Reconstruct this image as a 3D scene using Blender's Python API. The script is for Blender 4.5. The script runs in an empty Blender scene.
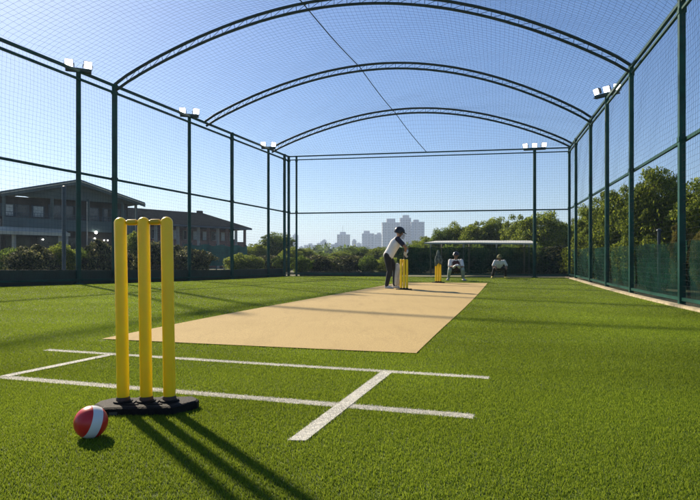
import bpy, bmesh, math, random
import numpy as np
from mathutils import Vector, Matrix, Euler

S = bpy.context.scene
COL = S.collection
RNG = np.random.default_rng(7)
random.seed(7)
H = 0.58          # camera height
F = 560.0         # focal length in photograph pixels (700 px wide)
HY = 261.0        # horizon row of the photograph

# ------------------------------------------------------------------ terrain
def sstep(a, b, v):
    t = np.clip((np.asarray(v, float) - a) / (b - a), 0, 1)
    return t * t * (3 - 2 * t)

def gz(x, y):
    """drainage crossfall of the playing surface: falls to the right, dies out at both ends"""
    x = np.asarray(x, float)
    s = sstep(2.6, 7.5, y) * (1 - sstep(8.0, 21.0, y))
    w = 1 - sstep(9, 18, np.abs(x))
    return -0.021 * (np.clip(x, -9, 9) + 0.4) * s * w

def gp(px, py):
    """ground point seen at a photograph pixel"""
    y = F * H / (py - HY)
    for _ in range(40):
        x = (px - 350) / F * y
        y = 0.5 * y + 0.5 * F * (H - float(gz(x, y))) / (py - HY)
    x = (px - 350) / F * y
    return (x, y, float(gz(x, y)))

def at(px, py, d):
    return Vector(((px - 350) / F * d, d, H + (HY - py) / F * d))

# ------------------------------------------------------------------ materials
def mat(name, col, rough=0.6, metal=0.0, var=0.15, scale=12.0, bump=0.0, bscale=60.0, col2=None,
        trans=0.0, spec=0.5, coord='Object', alpha=None, emit=None):
    m = bpy.data.materials.new(name)
    m.use_nodes = True
    nt = m.node_tree
    N, L = nt.nodes, nt.links
    b = N['Principled BSDF']
    out = N['Material Output']
    b.inputs['Roughness'].default_value = rough
    b.inputs['Metallic'].default_value = metal
    b.inputs['Specular IOR Level'].default_value = spec
    tc = N.new('ShaderNodeTexCoord')
    nz = N.new('ShaderNodeTexNoise')
    nz.inputs['Scale'].default_value = scale
    nz.inputs['Detail'].default_value = 5
    L.new(tc.outputs[coord], nz.inputs['Vector'])
    mx = N.new('ShaderNodeMix'); mx.data_type = 'RGBA'
    if col2 is None:
        col2 = tuple(min(1, c * (1 + var * 1.5)) for c in col)
        cA = tuple(c * (1 - var) for c in col)
    else:
        cA = col
    mx.inputs['A'].default_value = (*cA, 1)
    mx.inputs['B'].default_value = (*col2, 1)
    rmp = N.new('ShaderNodeMapRange')
    rmp.inputs['From Min'].default_value = 0.33
    rmp.inputs['From Max'].default_value = 0.67
    L.new(nz.outputs['Fac'], rmp.inputs['Value'])
    L.new(rmp.outputs['Result'], mx.inputs['Factor'])
    L.new(mx.outputs['Result'], b.inputs['Base Color'])
    if bump:
        n2 = N.new('ShaderNodeTexNoise')
        n2.inputs['Scale'].default_value = bscale
        n2.inputs['Detail'].default_value = 6
        L.new(tc.outputs[coord], n2.inputs['Vector'])
        bp = N.new('ShaderNodeBump')
        bp.inputs['Strength'].default_value = bump
        bp.inputs['Distance'].default_value = 0.02
        L.new(n2.outputs['Fac'], bp.inputs['Height'])
        L.new(bp.outputs['Normal'], b.inputs['Normal'])
    if emit:
        b.inputs['Emission Color'].default_value = (*emit[0], 1)
        b.inputs['Emission Strength'].default_value = emit[1]
    if trans:
        tr = N.new('ShaderNodeBsdfTranslucent')
        L.new(mx.outputs['Result'], tr.inputs['Color'])
        ms = N.new('ShaderNodeMixShader')
        ms.inputs[0].default_value = trans
        L.new(b.outputs[0], ms.inputs[1]); L.new(tr.outputs[0], ms.inputs[2])
        L.new(ms.outputs[0], out.inputs['Surface'])
    if alpha is not None:
        tp = N.new('ShaderNodeBsdfTransparent')
        ms = N.new('ShaderNodeMixShader')
        ms.inputs[0].default_value = alpha
        L.new(tp.outputs[0], ms.inputs[1]); L.new(b.outputs[0], ms.inputs[2])
        L.new(ms.outputs[0], out.inputs['Surface'])
    return m

def leaf_mat(name, c1, c2, trans=0.35, clump=0.9, rough=0.55, patch=(0.75, 1.25), spark=1.0):
    """leaves / blades: colour varies per leaf and in soft patches"""
    m = bpy.data.materials.new(name); m.use_nodes = True
    nt = m.node_tree; N, L = nt.nodes, nt.links
    b = N['Principled BSDF']; out = N['Material Output']
    b.inputs['Roughness'].default_value = rough
    b.inputs['Specular IOR Level'].default_value = 0.1
    geo = N.new('ShaderNodeNewGeometry')
    mx = N.new('ShaderNodeMix'); mx.data_type = 'RGBA'
    mx.inputs['A'].default_value = (*c1, 1); mx.inputs['B'].default_value = (*c2, 1)
    pw = N.new('ShaderNodeMath'); pw.operation = 'POWER'; pw.inputs[1].default_value = spark
    L.new(geo.outputs['Random Per Island'], pw.inputs[0]); L.new(pw.outputs[0], mx.inputs['Factor'])
    tc = N.new('ShaderNodeTexCoord'); nz = N.new('ShaderNodeTexNoise')
    nz.inputs['Scale'].default_value = clump; nz.inputs['Detail'].default_value = 3
    L.new(tc.outputs['Object'], nz.inputs['Vector'])
    mr = N.new('ShaderNodeMapRange')
    mr.inputs['From Min'].default_value = 0.3; mr.inputs['From Max'].default_value = 0.7
    mr.inputs['To Min'].default_value = patch[0]; mr.inputs['To Max'].default_value = patch[1]
    L.new(nz.outputs['Fac'], mr.inputs['Value'])
    ml = N.new('ShaderNodeMix'); ml.data_type = 'RGBA'; ml.blend_type = 'MULTIPLY'
    ml.inputs['Factor'].default_value = 1
    L.new(mx.outputs['Result'], ml.inputs['A'])
    cb = N.new('ShaderNodeCombineColor')
    for i in range(3): L.new(mr.outputs['Result'], cb.inputs[i])
    L.new(cb.outputs[0], ml.inputs['B'])
    L.new(ml.outputs['Result'], b.inputs['Base Color'])
    tr = N.new('ShaderNodeBsdfTranslucent')
    hs = N.new('ShaderNodeHueSaturation'); hs.inputs['Hue'].default_value = 0.485; hs.inputs['Value'].default_value = 1.2
    L.new(ml.outputs['Result'], hs.inputs['Color']); L.new(hs.outputs[0], tr.inputs['Color'])
    ms = N.new('ShaderNodeMixShader'); ms.inputs[0].default_value = trans
    L.new(b.outputs[0], ms.inputs[1]); L.new(tr.outputs[0], ms.inputs[2])
    L.new(ms.outputs[0], out.inputs['Surface'])
    return m

M = {}
M['green_steel'] = mat('green_steel', (0.001, 0.052, 0.038), 0.5, 0.0, 0.25, 4, 0.05, 30, spec=0.25)
M['dark_steel'] = mat('dark_steel', (0.003, 0.026, 0.021), 0.5, 0.0, 0.2, 6)
M['net'] = mat('net_cord', (0.035, 0.048, 0.052), 0.9, var=0.2, spec=0.1)
M['kick'] = mat('kickboard_paint', (0.005, 0.026, 0.020), 0.55, var=0.3, scale=5, bump=0.1)
M['screen'] = mat('screen_fabric', (0.003, 0.030, 0.021), 0.9, var=0.4, scale=3, bump=0.2, bscale=9, alpha=0.64, spec=0.05)
M['screen_dense'] = mat('screen_fabric_dense', (0.005, 0.034, 0.020), 0.9, var=0.5, scale=2.2, bump=0.3, bscale=6, alpha=0.88, spec=0.05)
M['concrete'] = mat('kerb_concrete', (0.40, 0.335, 0.215), 0.85, var=0.22, scale=9, bump=0.2)
M['grey_metal'] = mat('lamp_housing', (0.10, 0.10, 0.10), 0.45, 0.6)
M['lamp'] = mat('lamp_face', (0.9, 0.9, 0.9), 0.3, emit=((1.0, 0.97, 0.9), 9.0))
M['stump'] = mat('yellow_plastic', (0.95, 0.70, 0.006), 0.36, var=0.03, scale=10, bump=0.02, bscale=90)
_b = M['stump'].node_tree.nodes['Principled BSDF']
_b.inputs['Subsurface Weight'].default_value = 0.5; _b.inputs['Subsurface Radius'].default_value = (1.0, 0.7, 0.08)
_b.inputs['Subsurface Scale'].default_value = 0.03
M['bail'] = mat('bail_wood', (0.72, 0.42, 0.008), 0.4, var=0.12, scale=20)
M['black_rubber'] = mat('black_rubber', (0.006, 0.0055, 0.0055), 0.75, spec=0.2, var=0.4, scale=25, bump=0.25, bscale=160)
M['collar'] = mat('brown_collar', (0.045, 0.016, 0.008), 0.5)
M['tagplate'] = mat('moulded_plate', (0.05, 0.06, 0.05), 0.5)
M['skin'] = mat('skin', (0.30, 0.16, 0.095), 0.55, var=0.08)
M['white_cloth'] = mat('white_cloth', (0.78, 0.77, 0.76), 0.85, var=0.05, bump=0.3, bscale=18)
M['navy_cloth'] = mat('navy_cloth', (0.010, 0.014, 0.045), 0.8)
M['black_cloth'] = mat('black_cloth', (0.012, 0.012, 0.014), 0.8, bump=0.3, bscale=18)
M['maroon_cloth'] = mat('maroon_cloth', (0.055, 0.014, 0.018), 0.8)
M['black_shell'] = mat('black_shell', (0.010, 0.010, 0.012), 0.3)
M['grey_cloth'] = mat('grey_cloth', (0.16, 0.17, 0.18), 0.8)
M['pad'] = mat('pad_white', (0.62, 0.63, 0.62), 0.7, var=0.08)
M['pad_green'] = mat('pad_greenish', (0.33, 0.38, 0.33), 0.7, var=0.2)
M['shoe'] = mat('shoe_white', (0.62, 0.60, 0.57), 0.6)
M['shoe_yellow'] = mat('shoe_yellow', (0.50, 0.42, 0.10), 0.6)
M['shoe_black'] = mat('shoe_black', (0.02, 0.02, 0.02), 0.6)
M['cap_olive'] = mat('cap_olive', (0.10, 0.10, 0.02), 0.8)
M['hair'] = mat('hair', (0.012, 0.009, 0.007), 0.6)
M['eye'] = mat('eye', (0.02, 0.015, 0.012), 0.2)
M['lip'] = mat('lip', (0.22, 0.09, 0.07), 0.5)
M['willow'] = mat('willow_wood', (0.50, 0.33, 0.17), 0.5, var=0.15, scale=20)
M['grip'] = mat('rubber_grip', (0.05, 0.05, 0.07), 0.7)
M['jacket'] = mat('jacket_cloth', (0.025, 0.045, 0.035), 0.9, col2=(0.17, 0.21, 0.18), var=0.35, scale=16, bump=0.4, bscale=14)
M['bark'] = mat('bark', (0.085, 0.06, 0.042), 0.9, var=0.3, scale=6, bump=0.6, bscale=14)
M['roof_blue'] = mat('blue_grey_roof', (0.045, 0.075, 0.078), 0.7, var=0.2, scale=1.5)
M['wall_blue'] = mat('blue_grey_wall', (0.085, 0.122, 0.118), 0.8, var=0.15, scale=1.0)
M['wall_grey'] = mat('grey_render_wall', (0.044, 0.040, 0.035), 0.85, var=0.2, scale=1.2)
M['dark_glass'] = mat('dark_glass', (0.02, 0.023, 0.025), 0.12, spec=0.7)
M['pale_pane'] = mat('pale_pane', (0.55, 0.57, 0.55), 0.25)
M['awning'] = mat('awning_beige', (0.52, 0.46, 0.34), 0.75, var=0.15, scale=2)
M['cream'] = mat('cream_paint', (0.38, 0.35, 0.29), 0.75, var=0.12, scale=3)
M['tile'] = mat('dark_roof_tile', (0.015, 0.019, 0.021), 1.0, spec=0.0, var=0.3, scale=3, bump=0.4, bscale=12)
M['canopy'] = mat('canopy_sheet', (0.42, 0.44, 0.40), 0.7, var=0.15, scale=2)
M['teal_screen'] = mat('teal_fabric', (0.02, 0.115, 0.085), 0.8, var=0.3, scale=2.5, bump=0.2, bscale=5)
M['earth'] = mat('earth', (0.16, 0.11, 0.07), 0.95, var=0.3, scale=3, bump=0.4, bscale=20)
M['steel_blue'] = mat('blue_grey_post', (0.03, 0.055, 0.075), 0.5)

# brick walls with mortar
def brick_mat():
    m = bpy.data.materials.new('red_brick'); m.use_nodes = True
    nt = m.node_tree; N, L = nt.nodes, nt.links
    b = N['Principled BSDF']; b.inputs['Roughness'].default_value = 0.85
    tc = N.new('ShaderNodeTexCoord'); mp = N.new('ShaderNodeMapping')
    mp.inputs['Rotation'].default_value = (math.pi / 2, 0, 0)
    L.new(tc.outputs['Object'], mp.inputs['Vector'])
    br = N.new('ShaderNodeTexBrick'); br.inputs['Scale'].default_value = 3
    br.inputs['Color1'].default_value = (0.24, 0.10, 0.065, 1)
    br.inputs['Color2'].default_value = (0.17, 0.075, 0.05, 1)
    br.inputs['Mortar'].default_value = (0.25, 0.2, 0.17, 1)
    L.new(mp.outputs[0], br.inputs['Vector']); L.new(br.outputs['Color'], b.inputs['Base Color'])
    return m
M['brick'] = brick_mat()

def tower_mat(name, wall, glass, sx, sz):
    """pale tower facade: a regular grid of window openings in one wall skin"""
    m = bpy.data.materials.new(name); m.use_nodes = True
    nt = m.node_tree; N, L = nt.nodes, nt.links
    b = N['Principled BSDF']; b.inputs['Roughness'].default_value = 0.8
    tc = N.new('ShaderNodeTexCoord'); sep = N.new('ShaderNodeSeparateXYZ')
    L.new(tc.outputs['Object'], sep.inputs[0])
    def cell(sock, period, duty):
        d = N.new('ShaderNodeMath'); d.operation = 'DIVIDE'; d.inputs[1].default_value = period
        L.new(sock, d.inputs[0])
        f = N.new('ShaderNodeMath'); f.operation = 'FRACT'; L.new(d.outputs[0], f.inputs[0])
        g = N.new('ShaderNodeMath'); g.operation = 'LESS_THAN'; g.inputs[1].default_value = duty
        L.new(f.outputs[0], g.inputs[0]); return g.outputs[0]
    ad = N.new('ShaderNodeMath'); ad.operation = 'ADD'
    L.new(sep.outputs['X'], ad.inputs[0]); L.new(sep.outputs['Y'], ad.inputs[1])
    a = cell(ad.outputs[0], sx, 0.5); c = cell(sep.outputs['Z'], sz, 0.45)
    mu = N.new('ShaderNodeMath'); mu.operation = 'MULTIPLY'
    L.new(a, mu.inputs[0]); L.new(c, mu.inputs[1])
    mx = N.new('ShaderNodeMix'); mx.data_type = 'RGBA'
    mx.inputs['A'].default_value = (*wall, 1); mx.inputs['B'].default_value = (*glass, 1)
    L.new(mu.outputs[0], mx.inputs['Factor']); L.new(mx.outputs['Result'], b.inputs['Base Color'])
    return m
M['tower_a'] = tower_mat('tower_facade_grey', (0.32, 0.37, 0.43), (0.18, 0.21, 0.26), 3.4, 3.1)
M['tower_b'] = tower_mat('tower_facade_blue', (0.30, 0.36, 0.45), (0.17, 0.21, 0.27), 4.2, 3.2)
M['tower_c'] = tower_mat('tower_facade_cream', (0.36, 0.37, 0.37), (0.16, 0.18, 0.20), 3.8, 3.0)

M['blade'] = leaf_mat('turf_blade', (0.098, 0.168, 0.012), (0.226, 0.314, 0.028), trans=0.50, clump=0.5, rough=0.5, patch=(0.70, 1.28))
M['white_blade'] = leaf_mat('white_turf_blade', (0.50, 0.49, 0.42), (0.74, 0.72, 0.64), trans=0.25, clump=2, rough=0.6)
M['leaf_olive'] = leaf_mat('leaf_olive', (0.048, 0.098, 0.010), (0.30, 0.38, 0.050), 0.58, 0.8, spark=1.3)
M['leaf_dark'] = leaf_mat('leaf_dark', (0.026, 0.066, 0.012), (0.20, 0.30, 0.042), 0.55, 0.8, spark=1.6)
M['leaf_gold'] = leaf_mat('leaf_gold', (0.070, 0.078, 0.016), (0.22, 0.20, 0.045), 0.45, 1.2)
M['leaf_hedge'] = leaf_mat('leaf_hedge', (0.014, 0.030, 0.010), (0.34, 0.34, 0.12), 0.35, 1.4, patch=(0.45, 1.4), spark=3.0)

def turf_mat():
    m = bpy.data.materials.new('turf_base'); m.use_nodes = True
    nt = m.node_tree; N, L = nt.nodes, nt.links
    b = N['Principled BSDF']; b.inputs['Roughness'].default_value = 0.9
    tc = N.new('ShaderNodeTexCoord')
    n1 = N.new('ShaderNodeTexNoise'); n1.inputs['Scale'].default_value = 0.6; n1.inputs['Detail'].default_value = 4
    n2 = N.new('ShaderNodeTexNoise'); n2.inputs['Scale'].default_value = 60; n2.inputs['Detail'].default_value = 6
    for n in (n1, n2): L.new(tc.outputs['Object'], n.inputs['Vector'])
    cr = N.new('ShaderNodeValToRGB')
    cr.color_ramp.elements[0].position = 0.3; cr.color_ramp.elements[0].color = (0.050, 0.080, 0.008, 1)
    cr.color_ramp.elements[1].position = 0.7; cr.color_ramp.elements[1].color = (0.105, 0.150, 0.016, 1)
    ad = N.new('ShaderNodeMath'); ad.operation = 'MULTIPLY_ADD'; ad.inputs[1].default_value = 0.35
    L.new(n1.outputs['Fac'], ad.inputs[0])
    mu = N.new('ShaderNodeMath'); mu.operation = 'MULTIPLY'; mu.inputs[1].default_value = 0.65
    L.new(n2.outputs['Fac'], mu.inputs[0]); L.new(mu.outputs[0], ad.inputs[2])
    L.new(ad.outputs[0], cr.inputs['Fac']); L.new(cr.outputs['Color'], b.inputs['Base Color'])
    bp = N.new('ShaderNodeBump'); bp.inputs['Strength'].default_value = 0.8; bp.inputs['Distance'].default_value = 0.02
    L.new(n2.outputs['Fac'], bp.inputs['Height']); L.new(bp.outputs['Normal'], b.inputs['Normal'])
    return m
M['turf'] = turf_mat()

def pitch_mat():
    m = bpy.data.materials.new('pitch_mat'); m.use_nodes = True
    nt = m.node_tree; N, L = nt.nodes, nt.links
    b = N['Principled BSDF']; b.inputs['Roughness'].default_value = 0.92
    b.inputs['Specular IOR Level'].default_value = 0.2
    tc = N.new('ShaderNodeTexCoord')
    n1 = N.new('ShaderNodeTexNoise'); n1.inputs['Scale'].default_value = 0.9; n1.inputs['Detail'].default_value = 5
    n2 = N.new('ShaderNodeTexNoise'); n2.inputs['Scale'].default_value = 130; n2.inputs['Detail'].default_value = 3
    for n in (n1, n2): L.new(tc.outputs['Object'], n.inputs['Vector'])
    c1 = N.new('ShaderNodeMix'); c1.data_type = 'RGBA'
    c1.inputs['A'].default_value = (0.43, 0.315, 0.135, 1); c1.inputs['B'].default_value = (0.53, 0.395, 0.18, 1)
    L.new(n1.outputs['Fac'], c1.inputs['Factor'])
    mr = N.new('ShaderNodeMapRange'); mr.inputs['From Min'].default_value = 0.3; mr.inputs['From Max'].default_value = 0.7
    mr.inputs['To Min'].default_value = 0.72; mr.inputs['To Max'].default_value = 1.2
    L.new(n2.outputs['Fac'], mr.inputs['Value'])
    cb = N.new('ShaderNodeCombineColor')
    for i in range(3): L.new(mr.outputs['Result'], cb.inputs[i])
    ml = N.new('ShaderNodeMix'); ml.data_type = 'RGBA'; ml.blend_type = 'MULTIPLY'; ml.inputs['Factor'].default_value = 1
    L.new(c1.outputs['Result'], ml.inputs['A']); L.new(cb.outputs[0], ml.inputs['B'])
    L.new(ml.outputs['Result'], b.inputs['Base Color'])
    n3 = N.new('ShaderNodeTexNoise'); n3.inputs['Scale'].default_value = 5; n3.inputs['Detail'].default_value = 8; n3.inputs['Roughness'].default_value = 0.7
    mp = N.new('ShaderNodeMapping'); mp.inputs['Rotation'].default_value = (0, 0, 0.27); mp.inputs['Scale'].default_value = (1.0, 0.22, 1)
    L.new(tc.outputs['Object'], mp.inputs['Vector']); L.new(mp.outputs[0], n3.inputs['Vector'])
    m3 = N.new('ShaderNodeMapRange'); m3.inputs['From Min'].default_value = 0.5; m3.inputs['From Max'].default_value = 0.75
    m3.inputs['To Min'].default_value = 0.0; m3.inputs['To Max'].default_value = 0.4
    L.new(n3.outputs['Fac'], m3.inputs['Value'])
    ws = N.new('ShaderNodeMix'); ws.data_type = 'RGBA'; ws.inputs['B'].default_value = (0.27, 0.19, 0.085, 1)
    L.new(m3.outputs['Result'], ws.inputs['Factor']); L.new(ml.outputs['Result'], ws.inputs['A']); L.new(ws.outputs['Result'], b.inputs['Base Color'])
    bp = N.new('ShaderNodeBump'); bp.inputs['Strength'].default_value = 0.5; bp.inputs['Distance'].default_value = 0.006
    L.new(n2.outputs['Fac'], bp.inputs['Height']); L.new(bp.outputs['Normal'], b.inputs['Normal'])
    return m
M['pitch'] = pitch_mat()

# ------------------------------------------------------------------ mesh helpers
class MB:
    def __init__(self):
        self.v = []; self.f = []; self.mi = []; self.cur = 0
    def add(self, vs, fs):
        o = len(self.v)
        self.v += [tuple(map(float, p)) for p in vs]
        self.f += [tuple(i + o for i in f) for f in fs]
        self.mi += [self.cur] * len(fs)
        return self
    def box(self, c, s, rz=0.0, R=None):
        hx, hy, hz = s[0] / 2, s[1] / 2, s[2] / 2
        R = R or Matrix.Rotation(rz, 3, 'Z')
        c = Vector(c)
        vs = [c + R @ Vector((x * hx, y * hy, z * hz)) for z in (-1, 1) for y in (-1, 1) for x in (-1, 1)]
        return self.add(vs, [(0, 2, 3, 1), (4, 5, 7, 6), (0, 1, 5, 4), (2, 6, 7, 3), (0, 4, 6, 2), (1, 3, 7, 5)])
    def beam(self, a, b, w, t, up=(0, 0, 1)):
        """rectangular bar from a to b: width w sideways, thickness t upward"""
        a, b = Vector(a), Vector(b); d = (b - a); ln = d.length; d.normalize()
        s = d.cross(Vector(up))
        if s.length < 1e-5: s = d.cross(Vector((0, 1, 0)))
        s.normalize(); u = s.cross(d)
        R = Matrix((s, d, u)).transposed()
        return self.box((a + b) / 2, (w, ln, t), R=R)
    def tube(self, pts, r, n=8, caps=True):
        pts = [Vector(p) for p in pts]
        rs = r if hasattr(r, '__len__') else [r] * len(pts)
        vs = []; fs = []; prev = None
        for i, p in enumerate(pts):
            d = (pts[min(i + 1, len(pts) - 1)] - pts[max(i - 1, 0)]).normalized()
            if prev is None:
                ref = Vector((0, 0, 1)) if abs(d.z) < 0.9 else Vector((1, 0, 0))
                u = d.cross(ref).normalized()
            else:
                u = (prev - d * prev.dot(d)).normalized()
            prev = u; w = d.cross(u)
            for k in range(n):
                a = 2 * math.pi * k / n
                vs.append(p + (u * math.cos(a) + w * math.sin(a)) * rs[i])
        for i in range(len(pts) - 1):
            for k in range(n):
                k2 = (k + 1) % n
                fs.append((i * n + k, i * n + k2, (i + 1) * n + k2, (i + 1) * n + k))
        if caps:
            fs.append(tuple(range(n - 1, -1, -1)))
            fs.append(tuple((len(pts) - 1) * n + k for k in range(n)))
        return self.add(vs, fs)
    def lathe(self, prof, c=(0, 0, 0), n=24, R=None):
        """profile [(r,z)...] turned about z"""
        vs = []; fs = []; c = Vector(c)
        for r, z in prof:
            for k in range(n):
                a = 2 * math.pi * k / n
                p = Vector((r * math.cos(a), r * math.sin(a), z))
                vs.append(c + (R @ p if R else p))
        for i in range(len(prof) - 1):
            for k in range(n):
                k2 = (k + 1) % n
                fs.append((i * n + k, i * n + k2, (i + 1) * n + k2, (i + 1) * n + k))
        fs.append(tuple(range(n - 1, -1, -1)))
        fs.append(tuple((len(prof) - 1) * n + k for k in range(n)))
        return self.add(vs, fs)
    def ball(self, c, r, n=16, m=10, R=None):
        rs = r if hasattr(r, '__len__') else (r, r, r)
        prof = [(math.sin(math.pi * i / m), -math.cos(math.pi * i / m)) for i in range(m + 1)]
        prof[0] = (1e-3, -1); prof[-1] = (1e-3, 1)
        vs = []; fs = []; c = Vector(c)
        for q, z in prof:
            for k in range(n):
                a = 2 * math.pi * k / n
                p = Vector((q * math.cos(a) * rs[0], q * math.sin(a) * rs[1], z * rs[2]))
                vs.append(c + (R @ p if R else p))
        for i in range(m):
            for k in range(n):
                k2 = (k + 1) % n
                fs.append((i * n + k, i * n + k2, (i + 1) * n + k2, (i + 1) * n + k))
        fs.append(tuple(range(n - 1, -1, -1))); fs.append(tuple(m * n + k for k in range(n)))
        return self.add(vs, fs)
    def capsule(self, a, b, ra, rb, n=12):
        a, b = Vector(a), Vector(b); d = b - a; ln = max(d.length, 1e-4)
        R = (Vector((0, 0, 1)).rotation_difference(d.normalized())).to_matrix()
        prof = []
        for i in range(5):
            t = math.pi / 2 * i / 4
            prof.append((max(ra * math.sin(t), 1e-3 * ra), -ra * math.cos(t)))
        for i in range(5):
            t = math.pi / 2 * i / 4
            prof.append((max(rb * math.cos(t), 1e-3 * rb), ln + rb * math.sin(t)))
        return self.lathe(prof, a, n, R)
    def chain(self, pts, rs, n=12):
        for i in range(len(pts) - 1):
            self.capsule(pts[i], pts[i + 1], rs[i], rs[i + 1], n)
        return self
    def prism(self, poly, z0, z1):
        """closed plan polygon extruded from z0 to z1"""
        n = len(poly)
        vs = [(p[0], p[1], z0) for p in poly] + [(p[0], p[1], z1) for p in poly]
        fs = [tuple(range(n - 1, -1, -1)), tuple(range(n, 2 * n))]
        fs += [(i, (i + 1) % n, n + (i + 1) % n, n + i) for i in range(n)]
        return self.add(vs, fs)
    def slab(self, quad, thick):
        """thick sheet: quad of 3D points thickened downward"""
        q = [Vector(p) for p in quad]; n = len(q)
        dn = [p - Vector((0, 0, thick)) for p in q]
        fs = [tuple(range(n)), tuple(range(2 * n - 1, n - 1, -1))]
        fs += [(i, n + i, n + (i + 1) % n, (i + 1) % n) for i in range(n)]
        return self.add(q + dn, fs)

def link(o, parent=None):
    COL.objects.link(o)
    if parent is not None: o.parent = parent
    return o

def mkmesh(name, mb, mats, origin=(0, 0, 0), smooth=False, angle=40, fixn=True):
    me = bpy.data.meshes.new(name)
    ox, oy, oz = origin
    me.from_pydata([(x - ox, y - oy, z - oz) for x, y, z in mb.v], [], mb.f)
    for m_ in (mats if isinstance(mats, (list, tuple)) else [mats]): me.materials.append(m_)
    if any(mb.mi): me.polygons.foreach_set('material_index', mb.mi)
    if fixn:
        bm = bmesh.new(); bm.from_mesh(me)
        bmesh.ops.recalc_face_normals(bm, faces=bm.faces); bm.to_mesh(me); bm.free()
    if smooth:
        me.polygons.foreach_set('use_smooth', [True] * len(me.polygons))
        me.set_sharp_from_angle(angle=math.radians(angle))
    me.update()
    return me

def wloc(o):
    p = Vector((0, 0, 0))
    while o is not None:
        p += o.location; o = o.parent
    return p

def part(name, mb, mats, parent, smooth=False, label=None, kind=None, fixn=True, angle=40):
    """one mesh object under a thing; vertices are given in world coordinates"""
    o = bpy.data.objects.new(name, mkmesh(name, mb, mats, wloc(parent), smooth, angle, fixn))
    link(o, parent)
    if label: o['label'] = label
    if kind: o['kind'] = kind
    return o

def tag(o, label, cat, group=None, kind=None):
    o['label'] = label; o['category'] = cat
    if group: o['group'] = group
    if kind: o['kind'] = kind
    return o

def empty(name, loc, label, cat, group=None):
    o = bpy.data.objects.new(name, None); o.location = loc
    o.empty_display_size = 0.2
    link(o); return tag(o, label, cat, group)

def solo(name, mb, mats, loc, label=None, cat=None, group=None, kind=None, smooth=False, fixn=True, angle=40):
    o = bpy.data.objects.new(name, mkmesh(name, mb, mats, loc, smooth, angle, fixn)); o.location = loc
    link(o)
    if label: o['label'] = label
    if cat: o['category'] = cat
    if group: o['group'] = group
    if kind: o['kind'] = kind
    return o

def np_mesh(name, V, faces_n, mats, matidx=None):
    """V (k*faces_n,3): every face has its own faces_n vertices"""
    me = bpy.data.meshes.new(name)
    nv = len(V); nf = nv // faces_n
    me.vertices.add(nv); me.vertices.foreach_set('co', np.ascontiguousarray(V, np.float32).ravel())
    me.loops.add(nv); me.loops.foreach_set('vertex_index', np.arange(nv, dtype=np.int32))
    me.polygons.add(nf); me.polygons.foreach_set('loop_start', np.arange(0, nv, faces_n, dtype=np.int32))
    for m_ in mats: me.materials.append(m_)
    if matidx is not None: me.polygons.foreach_set('material_index', matidx.astype(np.int32))
    me.update(calc_edges=True)
    return me

def indexed_mesh(name, V, Fq, m_):
    me = bpy.data.meshes.new(name)
    V = np.asarray(V, np.float32); Fq = np.asarray(Fq, np.int32); k = Fq.shape[1]
    me.vertices.add(len(V)); me.vertices.foreach_set('co', V.ravel())
    me.loops.add(Fq.size); me.loops.foreach_set('vertex_index', Fq.ravel())
    me.polygons.add(len(Fq)); me.polygons.foreach_set('loop_start', np.arange(0, Fq.size, k, dtype=np.int32))
    me.materials.append(m_); me.update(calc_edges=True)
    return me

# ------------------------------------------------------------------ camera, sun, sky
cam = bpy.data.cameras.new('camera'); co = bpy.data.objects.new('camera', cam); COL.objects.link(co)
co.location = (0, 0, H); co.rotation_euler = (math.pi / 2, 0, 0)
cam.sensor_width = 36; cam.lens = F / 700 * 36
cam.shift_y = (HY - 250) / 700
cam.clip_start = 0.05; cam.clip_end = 9000
S.camera = co

SUN_DIR = Vector((-0.59, 0.805, 0.0)).normalized()
EL = math.radians(32.5)
sd = Vector((SUN_DIR.x * math.cos(EL), SUN_DIR.y * math.cos(EL), math.sin(EL)))
sun = bpy.data.lights.new('sun', 'SUN'); sun.energy = 5.0; sun.angle = math.radians(1.7); sun.color = (1.0, 0.86, 0.66)
so = bpy.data.objects.new('sun', sun); COL.objects.link(so)
so.rotation_euler = sd.to_track_quat('Z', 'Y').to_euler(); so.location = (-20, 20, 30)

W = bpy.data.worlds.new('World'); S.world = W; W.use_nodes = True
wn = W.node_tree.nodes; wl = W.node_tree.links
bg = wn['Background']
sky = wn.new('ShaderNodeTexSky'); sky.sky_type = 'NISHITA'; sky.sun_disc = False
sky.sun_elevation = EL; sky.sun_rotation = math.atan2(SUN_DIR.x, SUN_DIR.y)
sky.altitude = 100; sky.air_density = 1.0; sky.dust_density = 0.4; sky.ozone_density = 4.0
hsv = wn.new('ShaderNodeHueSaturation'); hsv.inputs['Saturation'].default_value = 1.2; hsv.inputs['Hue'].default_value = 0.506
wl.new(sky.outputs[0], hsv.inputs['Color']); wl.new(hsv.outputs[0], bg.inputs[0]); bg.inputs[1].default_value = 0.064
S.view_settings.view_transform = 'Standard'; S.view_settings.look = 'None'
S.view_settings.exposure = 0.92; S.view_settings.gamma = 1.0
S.view_settings.use_curve_mapping = False
S.cycles.max_bounces = 8; S.cycles.transparent_max_bounces = 24
S.cycles.use_adaptive_sampling = True; S.cycles.adaptive_threshold = 0.01
S.cycles.use_denoising = True
S.cycles.sample_clamp_indirect = 6

# ------------------------------------------------------------------ cage plan
EAVE = 4.58; MIDR = 2.45
def lx(y): return -5.71 + 0.348 * (y - 11.85)     # left fence line
def rx(y): return 5.80 + 0.237 * (y - 11.55)      # right fence line
def LP(y, z): return Vector((lx(y), y, z))
def RP(y, z): return Vector((rx(y), y, z))
YL1, YR1 = 21.5, 19.8                              # far corners
Y0L, Y0R = 5.0, 4.6                                # near ends, outside the frame
CL, CR = LP(YL1, 0), RP(YR1, 0)
def backp(t, z): return Vector((CL.x + (CR.x - CL.x) * t, CL.y + (CR.y - CL.y) * t, z))
def G(p): return float(gz(p[0], p[1]))

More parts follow.
